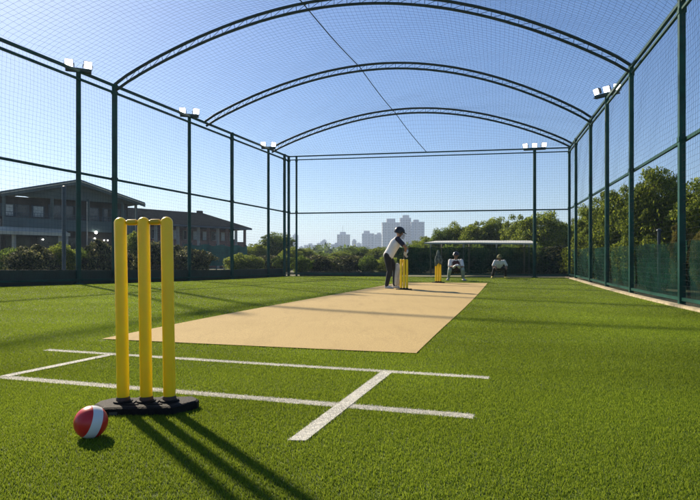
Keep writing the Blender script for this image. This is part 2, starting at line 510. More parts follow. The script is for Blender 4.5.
# ------------------------------------------------------------------ ground sheets
def grid_sheet(name, xs, ys, zf, m_, keep=None):
    X, Y = np.meshgrid(xs, ys); Z = zf(X, Y)
    V = np.stack([X, Y, Z], -1).reshape(-1, 3); nx, ny = len(xs), len(ys)
    i = np.arange(ny - 1)[:, None] * nx + np.arange(nx - 1)[None, :]
    Fq = np.stack([i, i + 1, i + nx + 1, i + nx], -1).reshape(-1, 4)
    me = indexed_mesh(name, V, Fq, m_)
    me.polygons.foreach_set('use_smooth', [True] * len(me.polygons))
    o = bpy.data.objects.new(name, me); link(o); return o

M['field'] = mat('rough_grass', (0.045, 0.060, 0.018), 0.95, col2=(0.13, 0.125, 0.05), scale=0.5, bump=0.6, bscale=4)
xs = np.concatenate([[-1500, -600, -250, -120, -60, -35, -24], np.arange(-18, 18.1, 0.75), [24, 35, 60, 120, 250, 600, 1500]])
ys = np.concatenate([[-300, -60, -15], np.arange(-4, 24.1, 0.75), [30, 40, 60, 100, 200, 400, 800, 1600, 2800]])
g = grid_sheet('ground', xs, ys, lambda X, Y: gz(X, Y) - 0.03, M['field']); g['kind'] = 'structure'

# turf sheet of the playing area, following the cage plan
ty = np.arange(-3.0, 21.01, 0.3)
V = []; nT = 40
def farclip(t):   # y of the far fence at cross fraction t
    return YL1 + (YR1 - YL1) * t
for j, y in enumerate(ty):
    for k in range(nT + 1):
        t = k / nT
        yy = -3 + (farclip(t) + 3) * (j / (len(ty) - 1))
        a, b = lx(yy) + 0.02, rx(yy) - 0.02
        x = a + (b - a) * t
        V.append((x, yy, float(gz(x, yy))))
i = np.arange(len(ty) - 1)[:, None] * (nT + 1) + np.arange(nT)[None, :]
me = indexed_mesh('lawn', V, np.stack([i, i + 1, i + nT + 2, i + nT + 1], -1).reshape(-1, 4), M['turf'])
me.polygons.foreach_set('use_smooth', [True] * len(me.polygons))
o = bpy.data.objects.new('lawn', me); link(o); o['kind'] = 'structure'

# pitch mat and painted lines
PQ = [gp(101.8, 339.7), gp(416.3, 354.2), gp(487.6, 283.2), gp(398.5, 282.6)]
def quad_sheet(name, q, nu, nv, dz, m_):
    q = [Vector(p) for p in q]; V = []
    for j in range(nv + 1):
        for k in range(nu + 1):
            s, t = k / nu, j / nv
            p = (q[0] * (1 - s) + q[1] * s) * (1 - t) + (q[3] * (1 - s) + q[2] * s) * t
            V.append((p.x, p.y, float(gz(p.x, p.y)) + dz))
    i = np.arange(nv)[:, None] * (nu + 1) + np.arange(nu)[None, :]
    return indexed_mesh(name, V, np.stack([i, i + 1, i + nu + 2, i + nu + 1], -1).reshape(-1, 4), m_)
o = bpy.data.objects.new('pitch', quad_sheet('pitch', PQ, 10, 40, 0.008, M['pitch'])); link(o); o['kind'] = 'structure'

def strip(a, b, w):
    a = Vector(gp(*a)); b = Vector(gp(*b)); d = (b - a); d.z = 0; d.normalize(); n = Vector((-d.y, d.x, 0)) * w / 2
    return [a - n, b - n, b + n, a + n]
LINES = [strip((-1.0, 377.3), (474, 417.2), 0.062), strip((46.4, 350.3), (489.4, 378.4), 0.056),
         strip((4, 377.2), (111, 355.2), 0.055),
         [Vector(gp(*p)) for p in ((287.8, 441.5), (306, 442), (392.4, 373.0), (381.4, 372.2))]]
M['line'] = mat('line_base', (0.54, 0.53, 0.46), 0.9, var=0.12, scale=40, bump=0.3)

def in_quad(q, x, y, grow=0.0):
    c = sum((Vector((p[0], p[1], 0)) for p in q), Vector()) / len(q)
    ins = np.ones_like(x, bool); area = 0
    for i in range(len(q)):
        a, b = q[i], q[(i + 1) % len(q)]; area += a[0] * b[1] - b[0] * a[1]
    sg = 1 if area > 0 else -1
    for i in range(len(q)):
        a, b = q[i], q[(i + 1) % len(q)]
        ex, ey = b[0] - a[0], b[1] - a[1]; ln = math.hypot(ex, ey)
        ins &= sg * (ex * (y - a[1]) - ey * (x - a[0])) / ln > -grow
    return ins

# turf blades -----------------------------------------------------------------
def blades():
    bands = []
    edges = [1.05, 1.5, 2, 2.5, 3, 3.5, 4, 5, 6, 7, 8, 10, 12, 14, 16, 18, 20, 21.5]
    for a, b in zip(edges[:-1], edges[1:]):
        m_ = (a + b) / 2
        rho = 105000 * (1 if m_ < 2.4 else (2.4 / m_) ** 2.3)
        area = 0.78 * (b * b - a * a)
        n = int(rho * area)
        y = np.sqrt(RNG.uniform(a * a, b * b, n)); x = RNG.uniform(-0.78, 0.78, n) * y
        bands.append(np.stack([x, y, np.ones(n)], 1))
        n2 = int(rho * 0.28 * (b - a) * 5.2)          # thinner, broader pile outside the main field of view
        y = RNG.uniform(a, b, n2); x = RNG.choice([-1, 1], n2) * (0.78 * y + RNG.uniform(0, 2.6, n2))
        bands.append(np.stack([x, y, np.full(n2, 1.9)], 1))
    P = np.concatenate(bands); x, y = P[:, 0], P[:, 1]
    t = np.clip((x - lx(y)) / (rx(y) - lx(y)), 0, 1)
    ok = (x > lx(y) + 0.08) & (x < rx(y) - 0.18) & (y < farclip(t) - 0.08) & ~in_quad(PQ, x, y, 0.0)
    P = P[ok]; x, y, wf = P[:, 0], P[:, 1], P[:, 2]; n = len(P)
    z = gz(x, y)
    hgt = RNG.uniform(0.0055, 0.0112, n) * np.clip(0.9 + y * 0.025, 0.9, 1.35)
    wid = np.maximum(0.0023, 0.00090 * y) * RNG.uniform(0.8, 1.3, n) * wf
    az = RNG.uniform(0, 2 * np.pi, n); lean = RNG.normal(0, 0.75, n)
    la = RNG.uniform(0, 2 * np.pi, n)
    base = np.stack([x, y, z], 1)
    u = np.stack([np.cos(az), np.sin(az), np.zeros(n)], 1) * wid[:, None] / 2
    tip = base + np.stack([np.cos(la) * np.sin(lean), np.sin(la) * np.sin(lean), np.cos(lean)], 1) * hgt[:, None]
    tip2 = tip + u * 0.3
    Vv = np.stack([base - u, base + u, tip2, tip - u * 0.3], 1)
    isl = np.zeros(n, bool); wob = RNG.normal(0, 0.004, (2, n))
    which = np.full(n, -1)
    for k, q in enumerate(LINES):
        m_ = in_quad(q, x + wob[0], y + wob[1]); which[m_ & (which < 0)] = k
    return Vv, which
BV, BW = blades()
me = np_mesh('turf_grass', BV[BW < 0].reshape(-1, 3), 4, [M['blade']])
o = bpy.data.objects.new('turf_grass', me); link(o); o['kind'] = 'stuff'
tag(o, 'short green artificial turf pile covering the floor of the net cage', 'grass', kind='stuff')
for k, q in enumerate(LINES):
    sh = quad_sheet('line_sheet', q, 2, 24, (0.003, 0.003, 0.0055, 0.0055)[k], M['line'])
    vs = np.empty(len(sh.vertices) * 3, np.float32); sh.vertices.foreach_get('co', vs); vs = vs.reshape(-1, 3)
    quads = np.array([[vs[i] for i in p.vertices] for p in sh.polygons]).reshape(-1, 3)
    bl = BV[BW == k].reshape(-1, 3)
    mi = np.concatenate([np.zeros(len(quads) // 4), np.ones(len(bl) // 4)])
    me = np_mesh('crease_line', np.concatenate([quads, bl]), 4, [M['line'], M['white_blade']], mi)
    o = bpy.data.objects.new('crease_line', me); link(o); o['kind'] = 'structure'
    bpy.data.meshes.remove(sh)
del BV, BW

# kerb strip along the right fence
mb = MB(); yy = np.linspace(Y0R, YR1 - 0.05, 30)
for a, b in zip(yy[:-1], yy[1:]):
    q = [(rx(a) - 0.17, a), (rx(a) - 0.03, a), (rx(b) - 0.03, b), (rx(b) - 0.17, b)]
    mb.add([(x, y, float(gz(x, y)) + dz) for dz in (0.035, -0.05) for x, y in q],
           [(0, 1, 2, 3), (0, 3, 7, 4), (1, 5, 6, 2)])
o = solo('kerb', mb, M['concrete'], (0, 0, 0), kind='structure')

# ------------------------------------------------------------------ nets and fences
def net_mesh(name, P, r):
    """P (nu,nv,3) knots -> thin three-sided cords along both directions"""
    Vs = []; Fs = []; off = 0
    for A in (P, P.transpose(1, 0, 2)):
        m_, n, _ = A.shape
        d = np.gradient(A, axis=1); d /= np.linalg.norm(d, axis=2, keepdims=True) + 1e-9
        e = np.gradient(A, axis=0); e -= d * (e * d).sum(2, keepdims=True); e /= np.linalg.norm(e, axis=2, keepdims=True) + 1e-9
        w = np.cross(d, e)
        ring = [A + r * (math.cos(a) * e + math.sin(a) * w) for a in (0.3, 0.3 + 2.094, 0.3 + 4.189)]
        R = np.stack(ring, 2)                      # m,n,3,3
        Vs.append(R.reshape(-1, 3))
        idx = np.arange(m_ * n * 3).reshape(m_, n, 3) + off
        for k in range(3):
            k2 = (k + 1) % 3
            Fs.append(np.stack([idx[:, :-1, k], idx[:, :-1, k2], idx[:, 1:, k2], idx[:, 1:, k]], -1).reshape(-1, 4))
        off += m_ * n * 3
    return indexed_mesh(name, np.concatenate(Vs), np.concatenate(Fs), M['net'])

def wob(U, Vv, amp, s=1.0, seed=0):
    return amp * (np.sin(U * 1.7 * s + seed) * np.sin(Vv * 2.1 * s + seed * 2) + 0.5 * np.sin(U * 4.3 * s + Vv * 3.1 * s + seed))

def wall_net(parent, pf, u0, u1, nrm, cell=0.082, top=EAVE - 0.05, r=0.0015, seed=0):
    ln = (pf(u1, 0) - pf(u0, 0)).length
    nu, nv = int(ln / cell), int((top - 0.05) / cell)
    us = np.linspace(u0, u1, nu)
    base = np.array([pf(u, 0) for u in us])[:, :2]
    b = gz(base[:, 0], base[:, 1])
    tt = np.linspace(0, 1, nv)
    Z = (b[:, None] + 0.05) * (1 - tt) + top * tt
    P = np.stack([np.repeat(base[:, 0:1], nv, 1), np.repeat(base[:, 1:2], nv, 1), Z], -1)
    wv = wob(np.linspace(0, ln, nu)[:, None] + 0 * Z, Z, 0.02, 1, seed)
    P += wv[..., None] * np.array(nrm)[None, None, :]
    P += RNG.normal(0, 0.003, P.shape)
    me = net_mesh('net', P, r)
    o = bpy.data.objects.new('net', me); link(o, parent)
    lo = wloc(parent)
    V = np.empty(len(me.vertices) * 3, np.float32); me.vertices.foreach_get('co', V)
    V = V.reshape(-1, 3) - np.array(lo, np.float32); me.vertices.foreach_set('co', V.ravel()); me.update()
    return o

def post(parent, p, top, w=0.075, d=0.075, yaw=0.0, name='post', flange=True):
    b = G(p); mb = MB()
    mb.box((p.x, p.y, (b - 0.1 + top) / 2), (w, d, top - b + 0.1), yaw)
    mb.box((p.x, p.y, top + 0.006), (w + 0.012, d + 0.012, 0.012), yaw)
    for zc in (MIDR, EAVE - 0.16):
        if zc < top: mb.box((p.x, p.y, zc), (w + 0.022, d + 0.022, 0.07), yaw); mb.tube([(p.x - w * 0.3, p.y - d / 2 - 0.03, zc), (p.x - w * 0.3, p.y + d / 2 + 0.03, zc)], 0.008, 6)
    if flange: mb.box((p.x, p.y, b + 0.012), (w + 0.1, d + 0.1, 0.012), yaw)
    return part(name, mb, M['green_steel'], parent)

yawL = -math.atan(0.348); yawR = -math.atan(0.237)
nL = Vector((1, -0.348, 0)).normalized(); nR = Vector((-1, 0.237, 0)).normalized()

# left fence
fl = empty('net_fence', LP(13, 0), 'long green steel net fence with double top rail along the building side', 'fence', 'net fences of the cage')
for y in (8.2, 12.8, 17.6, YL1 - 0.35, YL1):
    post(fl, LP(y, 0), EAVE + 0.02, 0.085 if y < 14 else 0.075, 0.085, yawL)
def rail(parent, pf, u0, u1, z, w=0.05, h=0.05, dn=Vector((0, 0, 0)), name='rail', m_='green_steel', n=1, follow=False):
    mb = MB(); us = np.linspace(u0, u1, n + 1)
    for a, b in zip(us[:-1], us[1:]):
        A = pf(a, z) + dn; B = pf(b, z) + dn
        if follow: A.z += G(A); B.z += G(B)
        mb.beam(A, B, w, h)
    return part(name, mb, M[m_], parent)
off = nL * 0.075
rail(fl, LP, Y0L, YL1, EAVE, 0.05, 0.055, name='top_rail')
rail(fl, LP, Y0L, YL1, EAVE - 0.16, 0.045, 0.045, name='top_rail')
rail(fl, LP, Y0L, YL1, MIDR, 0.045, 0.045, -off * 0.8, name='mid_rail')
rail(fl, LP, Y0L, YL1, 0.09, 0.04, 0.04, off * 0.0, name='bottom_rail', n=20, follow=True)
mb = MB(); us = np.linspace(Y0L, YL1 - 0.1, 24)
for a, b in zip(us[:-1], us[1:]):
    A = LP(a, 0) - off * 1.3; B = LP(b, 0) - off * 1.3
    A.z = G(A) + 0.12; B.z = G(B) + 0.12
    mb.beam(A, B, 0.03, 0.30)
    A.z += 0.165; B.z += 0.165
    mb.beam(A, B, 0.055, 0.028)
part('kickboard', mb, M['kick'], fl)
wall_net(fl, LP, Y0L, YL1, nL, seed=1)

# right fence
fr = empty('net_fence', RP(12, 0), 'tall green steel net fence along the tan kerb strip', 'fence', 'net fences of the cage')
for y in (5.2, 8.62, 11.55, 15.9, 18.4, YR1):
    post(fr, RP(y, 0), EAVE + 0.02, 0.088 if y < 10 else 0.08, 0.085, yawR)
offR = nR * 0.075
rail(fr, RP, Y0R, YR1, EAVE, 0.055, 0.055, name='top_rail')
rail(fr, RP, Y0R, YR1, EAVE - 0.14, 0.045, 0.04, name='top_rail')
rail(fr, RP, Y0R, YR1, MIDR, 0.045, 0.05, -offR * 0.8, name='mid_rail')
rail(fr, RP, Y0R, YR1, 0.11, 0.04, 0.05, name='bottom_rail', n=20, follow=True)
wall_net(fr, RP, Y0R, YR1, nR, seed=2)
def screen_panel(parent, pf, u0, u1, top, outn, amp=0.015, bottom=0.06, m_='screen'):
    mb = MB(); n = 60; us = np.linspace(u0, u1, n + 1); V = []
    for k, u in enumerate(us):
        p = pf(u, 0); g_ = G(p)
        for j in range(7):
            t = j / 6
            q = p + outn * (0.07 + amp * math.sin(k * 0.9 + j) + amp * 0.7 * math.sin(k * 2.3 + 2 * j))
            zt = top - 0.035 * abs(math.sin(k * math.pi / 8))
            V.append((q.x, q.y, g_ + bottom + (zt - bottom) * t))
    fs = [(k * 7 + j, k * 7 + 7 + j, k * 7 + 8 + j, k * 7 + j + 1) for k in range(n) for j in range(6)]
    mb.add(V, fs)
    return part('windscreen', mb, M[m_], parent, smooth=True, fixn=False)
screen_panel(fr, RP, Y0R, YR1 - 0.05, 1.02, -nR)

# far fence
nB = Vector((-(CR.y - CL.y), CR.x - CL.x, 0)).normalized()      # points away from the camera
fb = empty('net_fence', backp(0.5, 0), 'far green steel net fence across the end behind the batsman', 'fence', 'net fences of the cage')
def BP(t, z): return backp(t, z)
rail(fb, BP, 0, 1, EAVE + 0.005, 0.042, 0.042, name='top_rail')
rail(fb, BP, 0, 1, EAVE - 0.13, 0.036, 0.034, name='top_rail')
rail(fb, BP, 0, 1, MIDR - 0.04, 0.05, 0.045, nB * 0.05, name='mid_rail')
rail(fb, BP, 0, 1, 0.09, 0.04, 0.05, name='bottom_rail', n=8, follow=True)
post(fb, backp(0.03, 0), EAVE, 0.07, 0.07, 0)
wall_net(fb, BP, 0, 1, nB, seed=3)
screen_panel(fb, BP, 0.405, 0.885, 1.10, nB, m_='screen_dense')
screen_panel(fb, BP, 0.886, 0.995, 1.08, nB)
mb = MB()
mb.beam(backp(0.04, 0.07) + nB * 0.1, backp(0.42, 0.07) + nB * 0.1, 0.03, 0.2)
part('kickboard', mb, M['kick'], fb)

# ------------------------------------------------------------------ roof trusses, net, cable
def arch(y_l, y_r, rise, label, skew=0.0):
    a, b = LP(y_l, EAVE + 0.03), RP(y_r, EAVE + 0.03)
    root = empty('roof_arch', (a + b) / 2, label, 'roof truss', 'arched roof trusses of the cage')
    def cur(t, dz, ins):
        t = ins + (1 - 2 * ins) * t
        p = a + (b - a) * t
        p.z = EAVE + 0.03 + rise * math.sin(math.pi * t) ** 0.86 * (1 + 0.0) + dz
        return p
    n = 40
    up = [cur(i / n, 0.0, 0.0) for i in range(n + 1)]
    lo = [cur(i / n, -0.16, 0.003) for i in range(n + 1)]
    part('upper_chord', MB().tube(up, 0.034, 8), M['dark_steel'], root, True)
    part('lower_chord', MB().tube(lo, 0.032, 8), M['dark_steel'], root, True)
    mb = MB()
    for i in range(1, n):
        mb.tube([up[i], lo[i]], 0.006, 5); 
        if i < n - 1: mb.tube([lo[i], up[i + 1]], 0.006, 5)
    part('lattice', mb, M['dark_steel'], root, True)
    return cur
ARCH = [(9.3, 8.62, 1.72, 'steel roof arch nearest the camera end'),
        (12.8, 11.55, 1.72, 'big lattice roof arch nearest the camera, rising past the top of the photo'),
        (16.2, 15.75, 1.62, 'middle lattice roof arch of the three in view'),
        (20.1, 19.2, 1.33, 'smallest lattice roof arch just in front of the far fence')]
curves = [arch(*A) for A in ARCH[1:]]

# roof net: lofted over the arches, sagging between them
yl = np.array([A[0] for A in ARCH] + [YL1]); yr = np.array([A[1] for A in ARCH] + [YR1]); ri = np.array([1.72, 1.72, 1.62, 1.33, 0.0])
yl = np.concatenate([[6.0], yl]); yr = np.concatenate([[5.6], yr]); ri = np.concatenate([[1.72], ri])
nodes = np.arange(len(yl), dtype=float)
def roof_pt(s, t):
    ya = np.interp(s, nodes, yl); yb = np.interp(s, nodes, yr); r_ = np.interp(s, nodes, ri)
    fr_ = s - np.floor(s)
    y = ya + (yb - ya) * t
    xa, xb = lx(ya), rx(yb); x = xa + (xb - xa) * t
    z = EAVE + 0.075 + r_ * np.sin(np.pi * t) ** 0.86 - 0.16 * np.sin(np.pi * fr_) * np.sin(np.pi * t)
    return np.stack([x, y, z], -1)
ss = np.concatenate([np.linspace(k, k + 1, int((yl[k + 1] - yl[k]) / 0.105), endpoint=False) for k in range(len(yl) - 1)] + [[len(yl) - 1.0]])
tt = np.linspace(0, 1, 112)
P = roof_pt(np.repeat(ss[:, None], len(tt), 1), np.repeat(tt[None], len(ss), 0))
P[:, :, 2] += wob(P[:, :, 0], P[:, :, 1], 0.02, 1.1, 4)
P += RNG.normal(0, 0.004, P.shape)
me = net_mesh('roof_net', P, 0.0018)
o = bpy.data.objects.new('roof_net', me); link(o)
tag(o, 'fine dark cord net stretched over the roof arches as a ceiling', 'net')

# cable along the roof
pts = [Vector((-2.9, 7.0, 6.22)), Vector((-1.05, 12.25, 6.24)), Vector((0.28, 15.95, 6.10)), Vector((1.6, 19.85, 5.83)), Vector((2.86, 20.95, 4.66))]
cb = MB()
full = []
for a, b in zip(pts[:-1], pts[1:]):
    for k in range(10):
        p = a.lerp(b, k / 10); p.z -= 0.05 * math.sin(math.pi * k / 10); full.append(p)
full.append(pts[-1])
cb.tube([p - Vector((0, 0, 0)) for p in full], 0.013, 6)
o = solo('roof_cable', cb, M['dark_steel'], tuple(pts[1]), 'thin dark cable running lengthwise under the roof net', 'cable', smooth=True)

# ------------------------------------------------------------------ floodlights
def floodlight(p, top, label, nl, aim, r=0.05, arm=0.5):
    b = G(p)
    root = empty('floodlight_pole', (p.x, p.y, b), label, 'floodlight', 'floodlight poles along the cage')
    mb = MB(); mb.tube([(p.x, p.y, b - 0.1), (p.x, p.y, top)], [r, r * 0.9], 14)
    mb.lathe([(r + 0.05, b + 0.0), (r + 0.05, b + 0.02)], (p.x, p.y, 0), 14)
    part('pole', mb, M['green_steel'], root, True)
    aim = Vector(aim).normalized(); side = aim.cross(Vector((0, 0, 1))).normalized()
    c = Vector((p.x, p.y, top))
    mb = MB(); mb.beam(c - side * arm / 2, c + side * arm / 2, 0.05, 0.045)
    mb.beam(c - side * arm / 2 + aim * 0.01 + Vector((0, 0, -0.05)), c + side * arm / 2 + aim * 0.01 + Vector((0, 0, -0.05)), 0.12, 0.02)
    part('crossbar', mb, M['dark_steel'], root)
    for k in range(nl):
        s = (k - (nl - 1) / 2) * (arm / max(nl - 0.6, 1))
        q = c + side * s + Vector((0, 0, 0.115))
        d = (aim + side * (k - (nl - 1) / 2) * 0.35 + Vector((0, 0, -0.42))).normalized(); sv = d.cross(Vector((0, 0, 1))).normalized(); u = sv.cross(d).normalized()
        R = Matrix((sv, d, u)).transposed()
        w, h = (0.16, 0.15)
        mb = MB(); mb.box(q, (w, 0.05, h), R=R)
        for j in range(5):
            mb.box(q - d * 0.045 + side * (j - 2) * w / 6, (0.008, 0.05, h * 0.8), R=R)
        mb.tube([q - side * (w / 2 + 0.012), q - side * (w / 2 + 0.012) - u * 0.11, q + side * (w / 2 + 0.012) - u * 0.11, q + side * (w / 2 + 0.012)], 0.008, 5)
        fx = part('floodlight', mb, M['grey_metal'], root)
        ln = MB()
        for a_ in (-0.5, 0.5):
            for b_ in (-0.5, 0.5):
                ln.box(q + d * 0.029 + sv * a_ * w * 0.47 + u * b_ * h * 0.47, (w * 0.43, 0.008, h * 0.43), R=R)
        part('lens', ln, M['lamp'], fx)
    return root
toC = lambda p: (Vector((0.4, -1.0, 0)) - Vector((p.x, p.y, 0)))
for y, lab in ((11.85, 'tall floodlight pole, nearest of the three on the building side'),
               (15.55, 'floodlight pole on the building side between the nearest and the farthest'),
               (20.0, 'floodlight pole on the building side close to the far corner')):
    p = LP(y, 0) - off * 0.6
    floodlight(p, EAVE + 0.06, lab, 2, toC(p), 0.055 if y < 13 else 0.05)
p = RP(13.8, 0); floodlight(p, EAVE + 0.12, 'floodlight pole with three lit lamps in the tree-side fence', 3, (-1, -0.75, 0), 0.055, 0.62)
p = backp(0.885, 0); floodlight(p, EAVE + 0.02, 'floodlight pole in the far fence beyond the crouching fielder', 3, (-0.3, -1, 0), 0.06, 0.75)

# ------------------------------------------------------------------ stumps
def stumps(label, x, y, d_scale=1.0, yaw=0.0, near=True, tilt=0.0, sp=0.0895, fat=1.0):
    z = G((x, y))
    root = empty('cricket_stumps', (0, 0, 0), label, 'stumps', 'yellow practice stumps')
    s = d_scale; nn = 32 if near else 14
    # base slab with chamfered front, raised rim and sockets
    pl = [(-0.135, -0.085), (0.125, -0.085), (0.196, 0.0), (0.196, 0.03), (0.165, 0.078), (-0.165, 0.078), (-0.196, 0.03), (-0.196, -0.012)]
    mb = MB(); mb.prism(pl, 0.0, 0.028)
    inn = [(a * 0.955, b * 0.90) for a, b in pl]; n = len(pl)
    mb.add([(a, b, 0.028) for a, b in pl] + [(a, b, 0.033) for a, b in inn], [(i, (i + 1) % n, n + (i + 1) % n, n + i) for i in range(n)])
    mb.add([(a, b, 0.033) for a, b in inn], [tuple(range(n))])
    for sx in (-sp, 0, sp):
        mb.lathe([(0.037, 0.030), (0.036, 0.040), (0.028, 0.0415)], (sx, 0, 0), nn)
    for sx in (-0.045, 0.045):
        mb.box((sx, 0.012, 0.0335), (0.012, 0.11, 0.008)); mb.box((sx, -0.046, 0.0335), (0.06, 0.010, 0.007))
    b = part('base', mb, M['black_rubber'], root)
    if near:
        part('plate', MB().box((-0.095, -0.0856, 0.011), (0.030, 0.003, 0.011)), M['tagplate'], b)
        bv = b.modifiers.new('bevel', 'BEVEL'); bv.width = 0.0014; bv.segments = 2; bv.limit_method = 'ANGLE'; bv.angle_limit = 0.6
    for sx in (-sp, 0.0, sp):
        R_ = 0.0232 * fat; top = 0.751
        prof = [(R_ * 0.93, 0.034), (R_, 0.05), (R_, top - 0.022)]
        for k in range(1, 8):
            a = math.pi / 2 * k / 7
            prof.append((max(R_ * math.cos(a), 0.0008), top - 0.022 + 0.022 * math.sin(a)))
        st = part('stump', MB().lathe(prof, (sx, 0, 0), nn), M['stump'], root, True, angle=50)
        part('collar', MB().lathe([(0.0262 * fat, 0.040), (0.0255 * fat, 0.052), (0.0236 * fat, 0.0545)], (sx, 0, 0), nn), M['collar'], st, True)
    for sx in (-sp / 2, sp / 2):
        L = sp - 2 * R_ + 0.002
        prof = [(0.005, -L / 2 - 0.004), (0.0075, -L / 2), (0.0080, -L / 2 + 0.0045), (0.0112, -L / 2 + 0.006), (0.0116, -L / 2 + 0.009), (0.0116, L / 2 - 0.009), (0.0112, L / 2 - 0.006), (0.0080, L / 2 - 0.0045), (0.0075, L / 2), (0.005, L / 2 + 0.004)]
        part('bail', MB().lathe(prof, (sx, 0, 0.731), 18, Matrix.Rotation(math.pi / 2, 3, 'Y')), M['bail'], root, True)
    root.location = (x, y, z); root.scale = (s, s, s); root.rotation_euler = (0, tilt, yaw)
    return root
stumps('large yellow plastic stumps in a black base beside the red ball', -0.792, 2.18, 1.0, 0.02, True, math.radians(-0.9))
bx_, by_, _ = gp(404.0, 290.0)
stumps('yellow stumps on the tan mat right in front of the batsman', bx_, by_, 0.86, 0.05, False, 0, 0.072, 1.25)
s2x, s2y, _ = gp(438.2, 283.0)
stumps('yellow stumps on the far edge of the mat under a draped jacket', s2x, s2y, 0.92, 0.05, False, 0, 0.068, 1.2)

# jacket draped over the far stumps
def jacket():
    z0 = G((s2x, s2y)); mb = MB(); n = 40; V = []
    prof = [(0.012, 0.905), (0.035, 0.89), (0.055, 0.84), (0.065, 0.79), (0.085, 0.73), (0.118, 0.69), (0.128, 0.64), (0.130, 0.58), (0.128, 0.53)]
    for i, (r, z) in enumerate(prof):
        for k in range(n):
            a = 2 * math.pi * k / n
            fold = 1 + (0.16 * math.sin(5 * a + i * 0.5) + 0.10 * math.sin(9 * a + 1.3)) * i / 8
            zz = z + 0.02 * math.sin(3 * a + 0.5) * i / 8 - (0.06 * max(0, math.sin(2 * a)) if i == 8 else 0)
            V.append((s2x + r * fold * 0.74 * math.cos(a), s2y + r * fold * 0.6 * math.sin(a), z0 + zz))
    fs = [(i * n + k, i * n + (k + 1) % n, (i + 1) * n + (k + 1) % n, (i + 1) * n + k) for i in range(8) for k in range(n)]
    fs.append(tuple(range(n)))
    mb.add(V, fs)
    for sgn in (-1, 1):
        mb.chain([(s2x + sgn * 0.06, s2y - 0.05, z0 + 0.72), (s2x + sgn * 0.085, s2y - 0.07, z0 + 0.62), (s2x + sgn * 0.07, s2y - 0.08, z0 + 0.52)], [0.028, 0.026, 0.022], 10)
    solo('jacket', mb, M['jacket'], (s2x, s2y, z0 + 0.53), 'crumpled grey-green jacket hung over the far stumps', 'jacket', smooth=True)
jacket()

# ------------------------------------------------------------------ ball
def ball():
    m = bpy.data.materials.new('ball_leather'); m.use_nodes = True
    nt = m.node_tree; N, L = nt.nodes, nt.links; b = N['Principled BSDF']
    b.inputs['Roughness'].default_value = 0.36
    d = 1.84; c = Vector(((91 - 350) / F * d, d, 0.0515))
    tw = (Vector((0, 0, H)) - c).normalized(); rt = Vector((0, 0, 1)).cross(tw).normalized(); upv = tw.cross(rt)
    img = (rt * 0.965 - upv * 0.265).normalized(); n_ = (img * 0.93 - tw * 0.36).normalized()
    tc = N.new('ShaderNodeTexCoord'); dp = N.new('ShaderNodeVectorMath'); dp.operation = 'DOT_PRODUCT'
    dp.inputs[1].default_value = n_; L.new(tc.outputs['Object'], dp.inputs[0])
    ab = N.new('ShaderNodeMath'); ab.operation = 'ABSOLUTE'; L.new(dp.outputs['Value'], ab.inputs[0])
    lt = N.new('ShaderNodeMath'); lt.operation = 'LESS_THAN'; lt.inputs[1].default_value = 0.0165; L.new(ab.outputs[0], lt.inputs[0])
    nz = N.new('ShaderNodeTexNoise'); nz.inputs['Scale'].default_value = 55; nz.inputs['Detail'].default_value = 5
    L.new(tc.outputs['Object'], nz.inputs['Vector'])
    red = N.new('ShaderNodeMix'); red.data_type = 'RGBA'; red.inputs['A'].default_value = (0.56, 0.009, 0.012, 1); red.inputs['B'].default_value = (0.66, 0.024, 0.024, 1)
    L.new(nz.outputs['Fac'], red.inputs['Factor'])
    mx = N.new('ShaderNodeMix'); mx.data_type = 'RGBA'; L.new(lt.outputs[0], mx.inputs['Factor'])
    L.new(red.outputs['Result'], mx.inputs['A']); mx.inputs['B'].default_value = (0.72, 0.72, 0.72, 1)
    L.new(mx.outputs['Result'], b.inputs['Base Color'])
    bp = N.new('ShaderNodeBump'); bp.inputs['Strength'].default_value = 0.2; bp.inputs['Distance'].default_value = 0.002
    L.new(nz.outputs['Fac'], bp.inputs['Height']); L.new(bp.outputs['Normal'], b.inputs['Normal'])
    mb = MB().ball(c, 0.0525, 48, 28)
    # raised seam rings beside the white band
    u = n_.orthogonal().normalized(); w = n_.cross(u)
    for o_ in (-0.0165, 0.0165):
        rr = math.sqrt(0.0525 ** 2 - o_ ** 2)
        mb.tube([c + n_ * o_ + (u * math.cos(a) + w * math.sin(a)) * (rr + 0.0001) for a in np.linspace(0, 2 * math.pi, 65)], 0.0006, 5, False)
    solo('cricket_ball', mb, m, tuple(c), 'red cricket ball with a broad white band lying on the turf', 'ball', smooth=True)
ball()

# ------------------------------------------------------------------ people
def remeshed(name, mb, vox, m_, parent, smooth_it=6):
    tmp = bpy.data.meshes.new('tmp'); tmp.from_pydata(mb.v, [], mb.f)
    bm = bmesh.new(); bm.from_mesh(tmp); bmesh.ops.recalc_face_normals(bm, faces=bm.faces); bm.to_mesh(tmp); bm.free()
    ob = bpy.data.objects.new('tmp', tmp); COL.objects.link(ob)
    r = ob.modifiers.new('r', 'REMESH'); r.mode = 'VOXEL'; r.voxel_size = vox
    s = ob.modifiers.new('s', 'SMOOTH'); s.factor = 0.5; s.iterations = smooth_it
    dg = bpy.context.evaluated_depsgraph_get()
    me = bpy.data.meshes.new_from_object(ob.evaluated_get(dg))
    bpy.data.objects.remove(ob); bpy.data.meshes.remove(tmp)
    me.name = name; me.materials.clear(); me.materials.append(m_)
    me.polygons.foreach_set('use_smooth', [True] * len(me.polygons))
    o = bpy.data.objects.new(name, me); link(o, parent); return o

def lpart(name, mb, m_, parent, smooth=True, label=None):
    """part in the parent's local space"""
    o = bpy.data.objects.new(name, mkmesh(name, mb, m_, (0, 0, 0), smooth, 50)); link(o, parent)
    if label: o['label'] = label
    return o

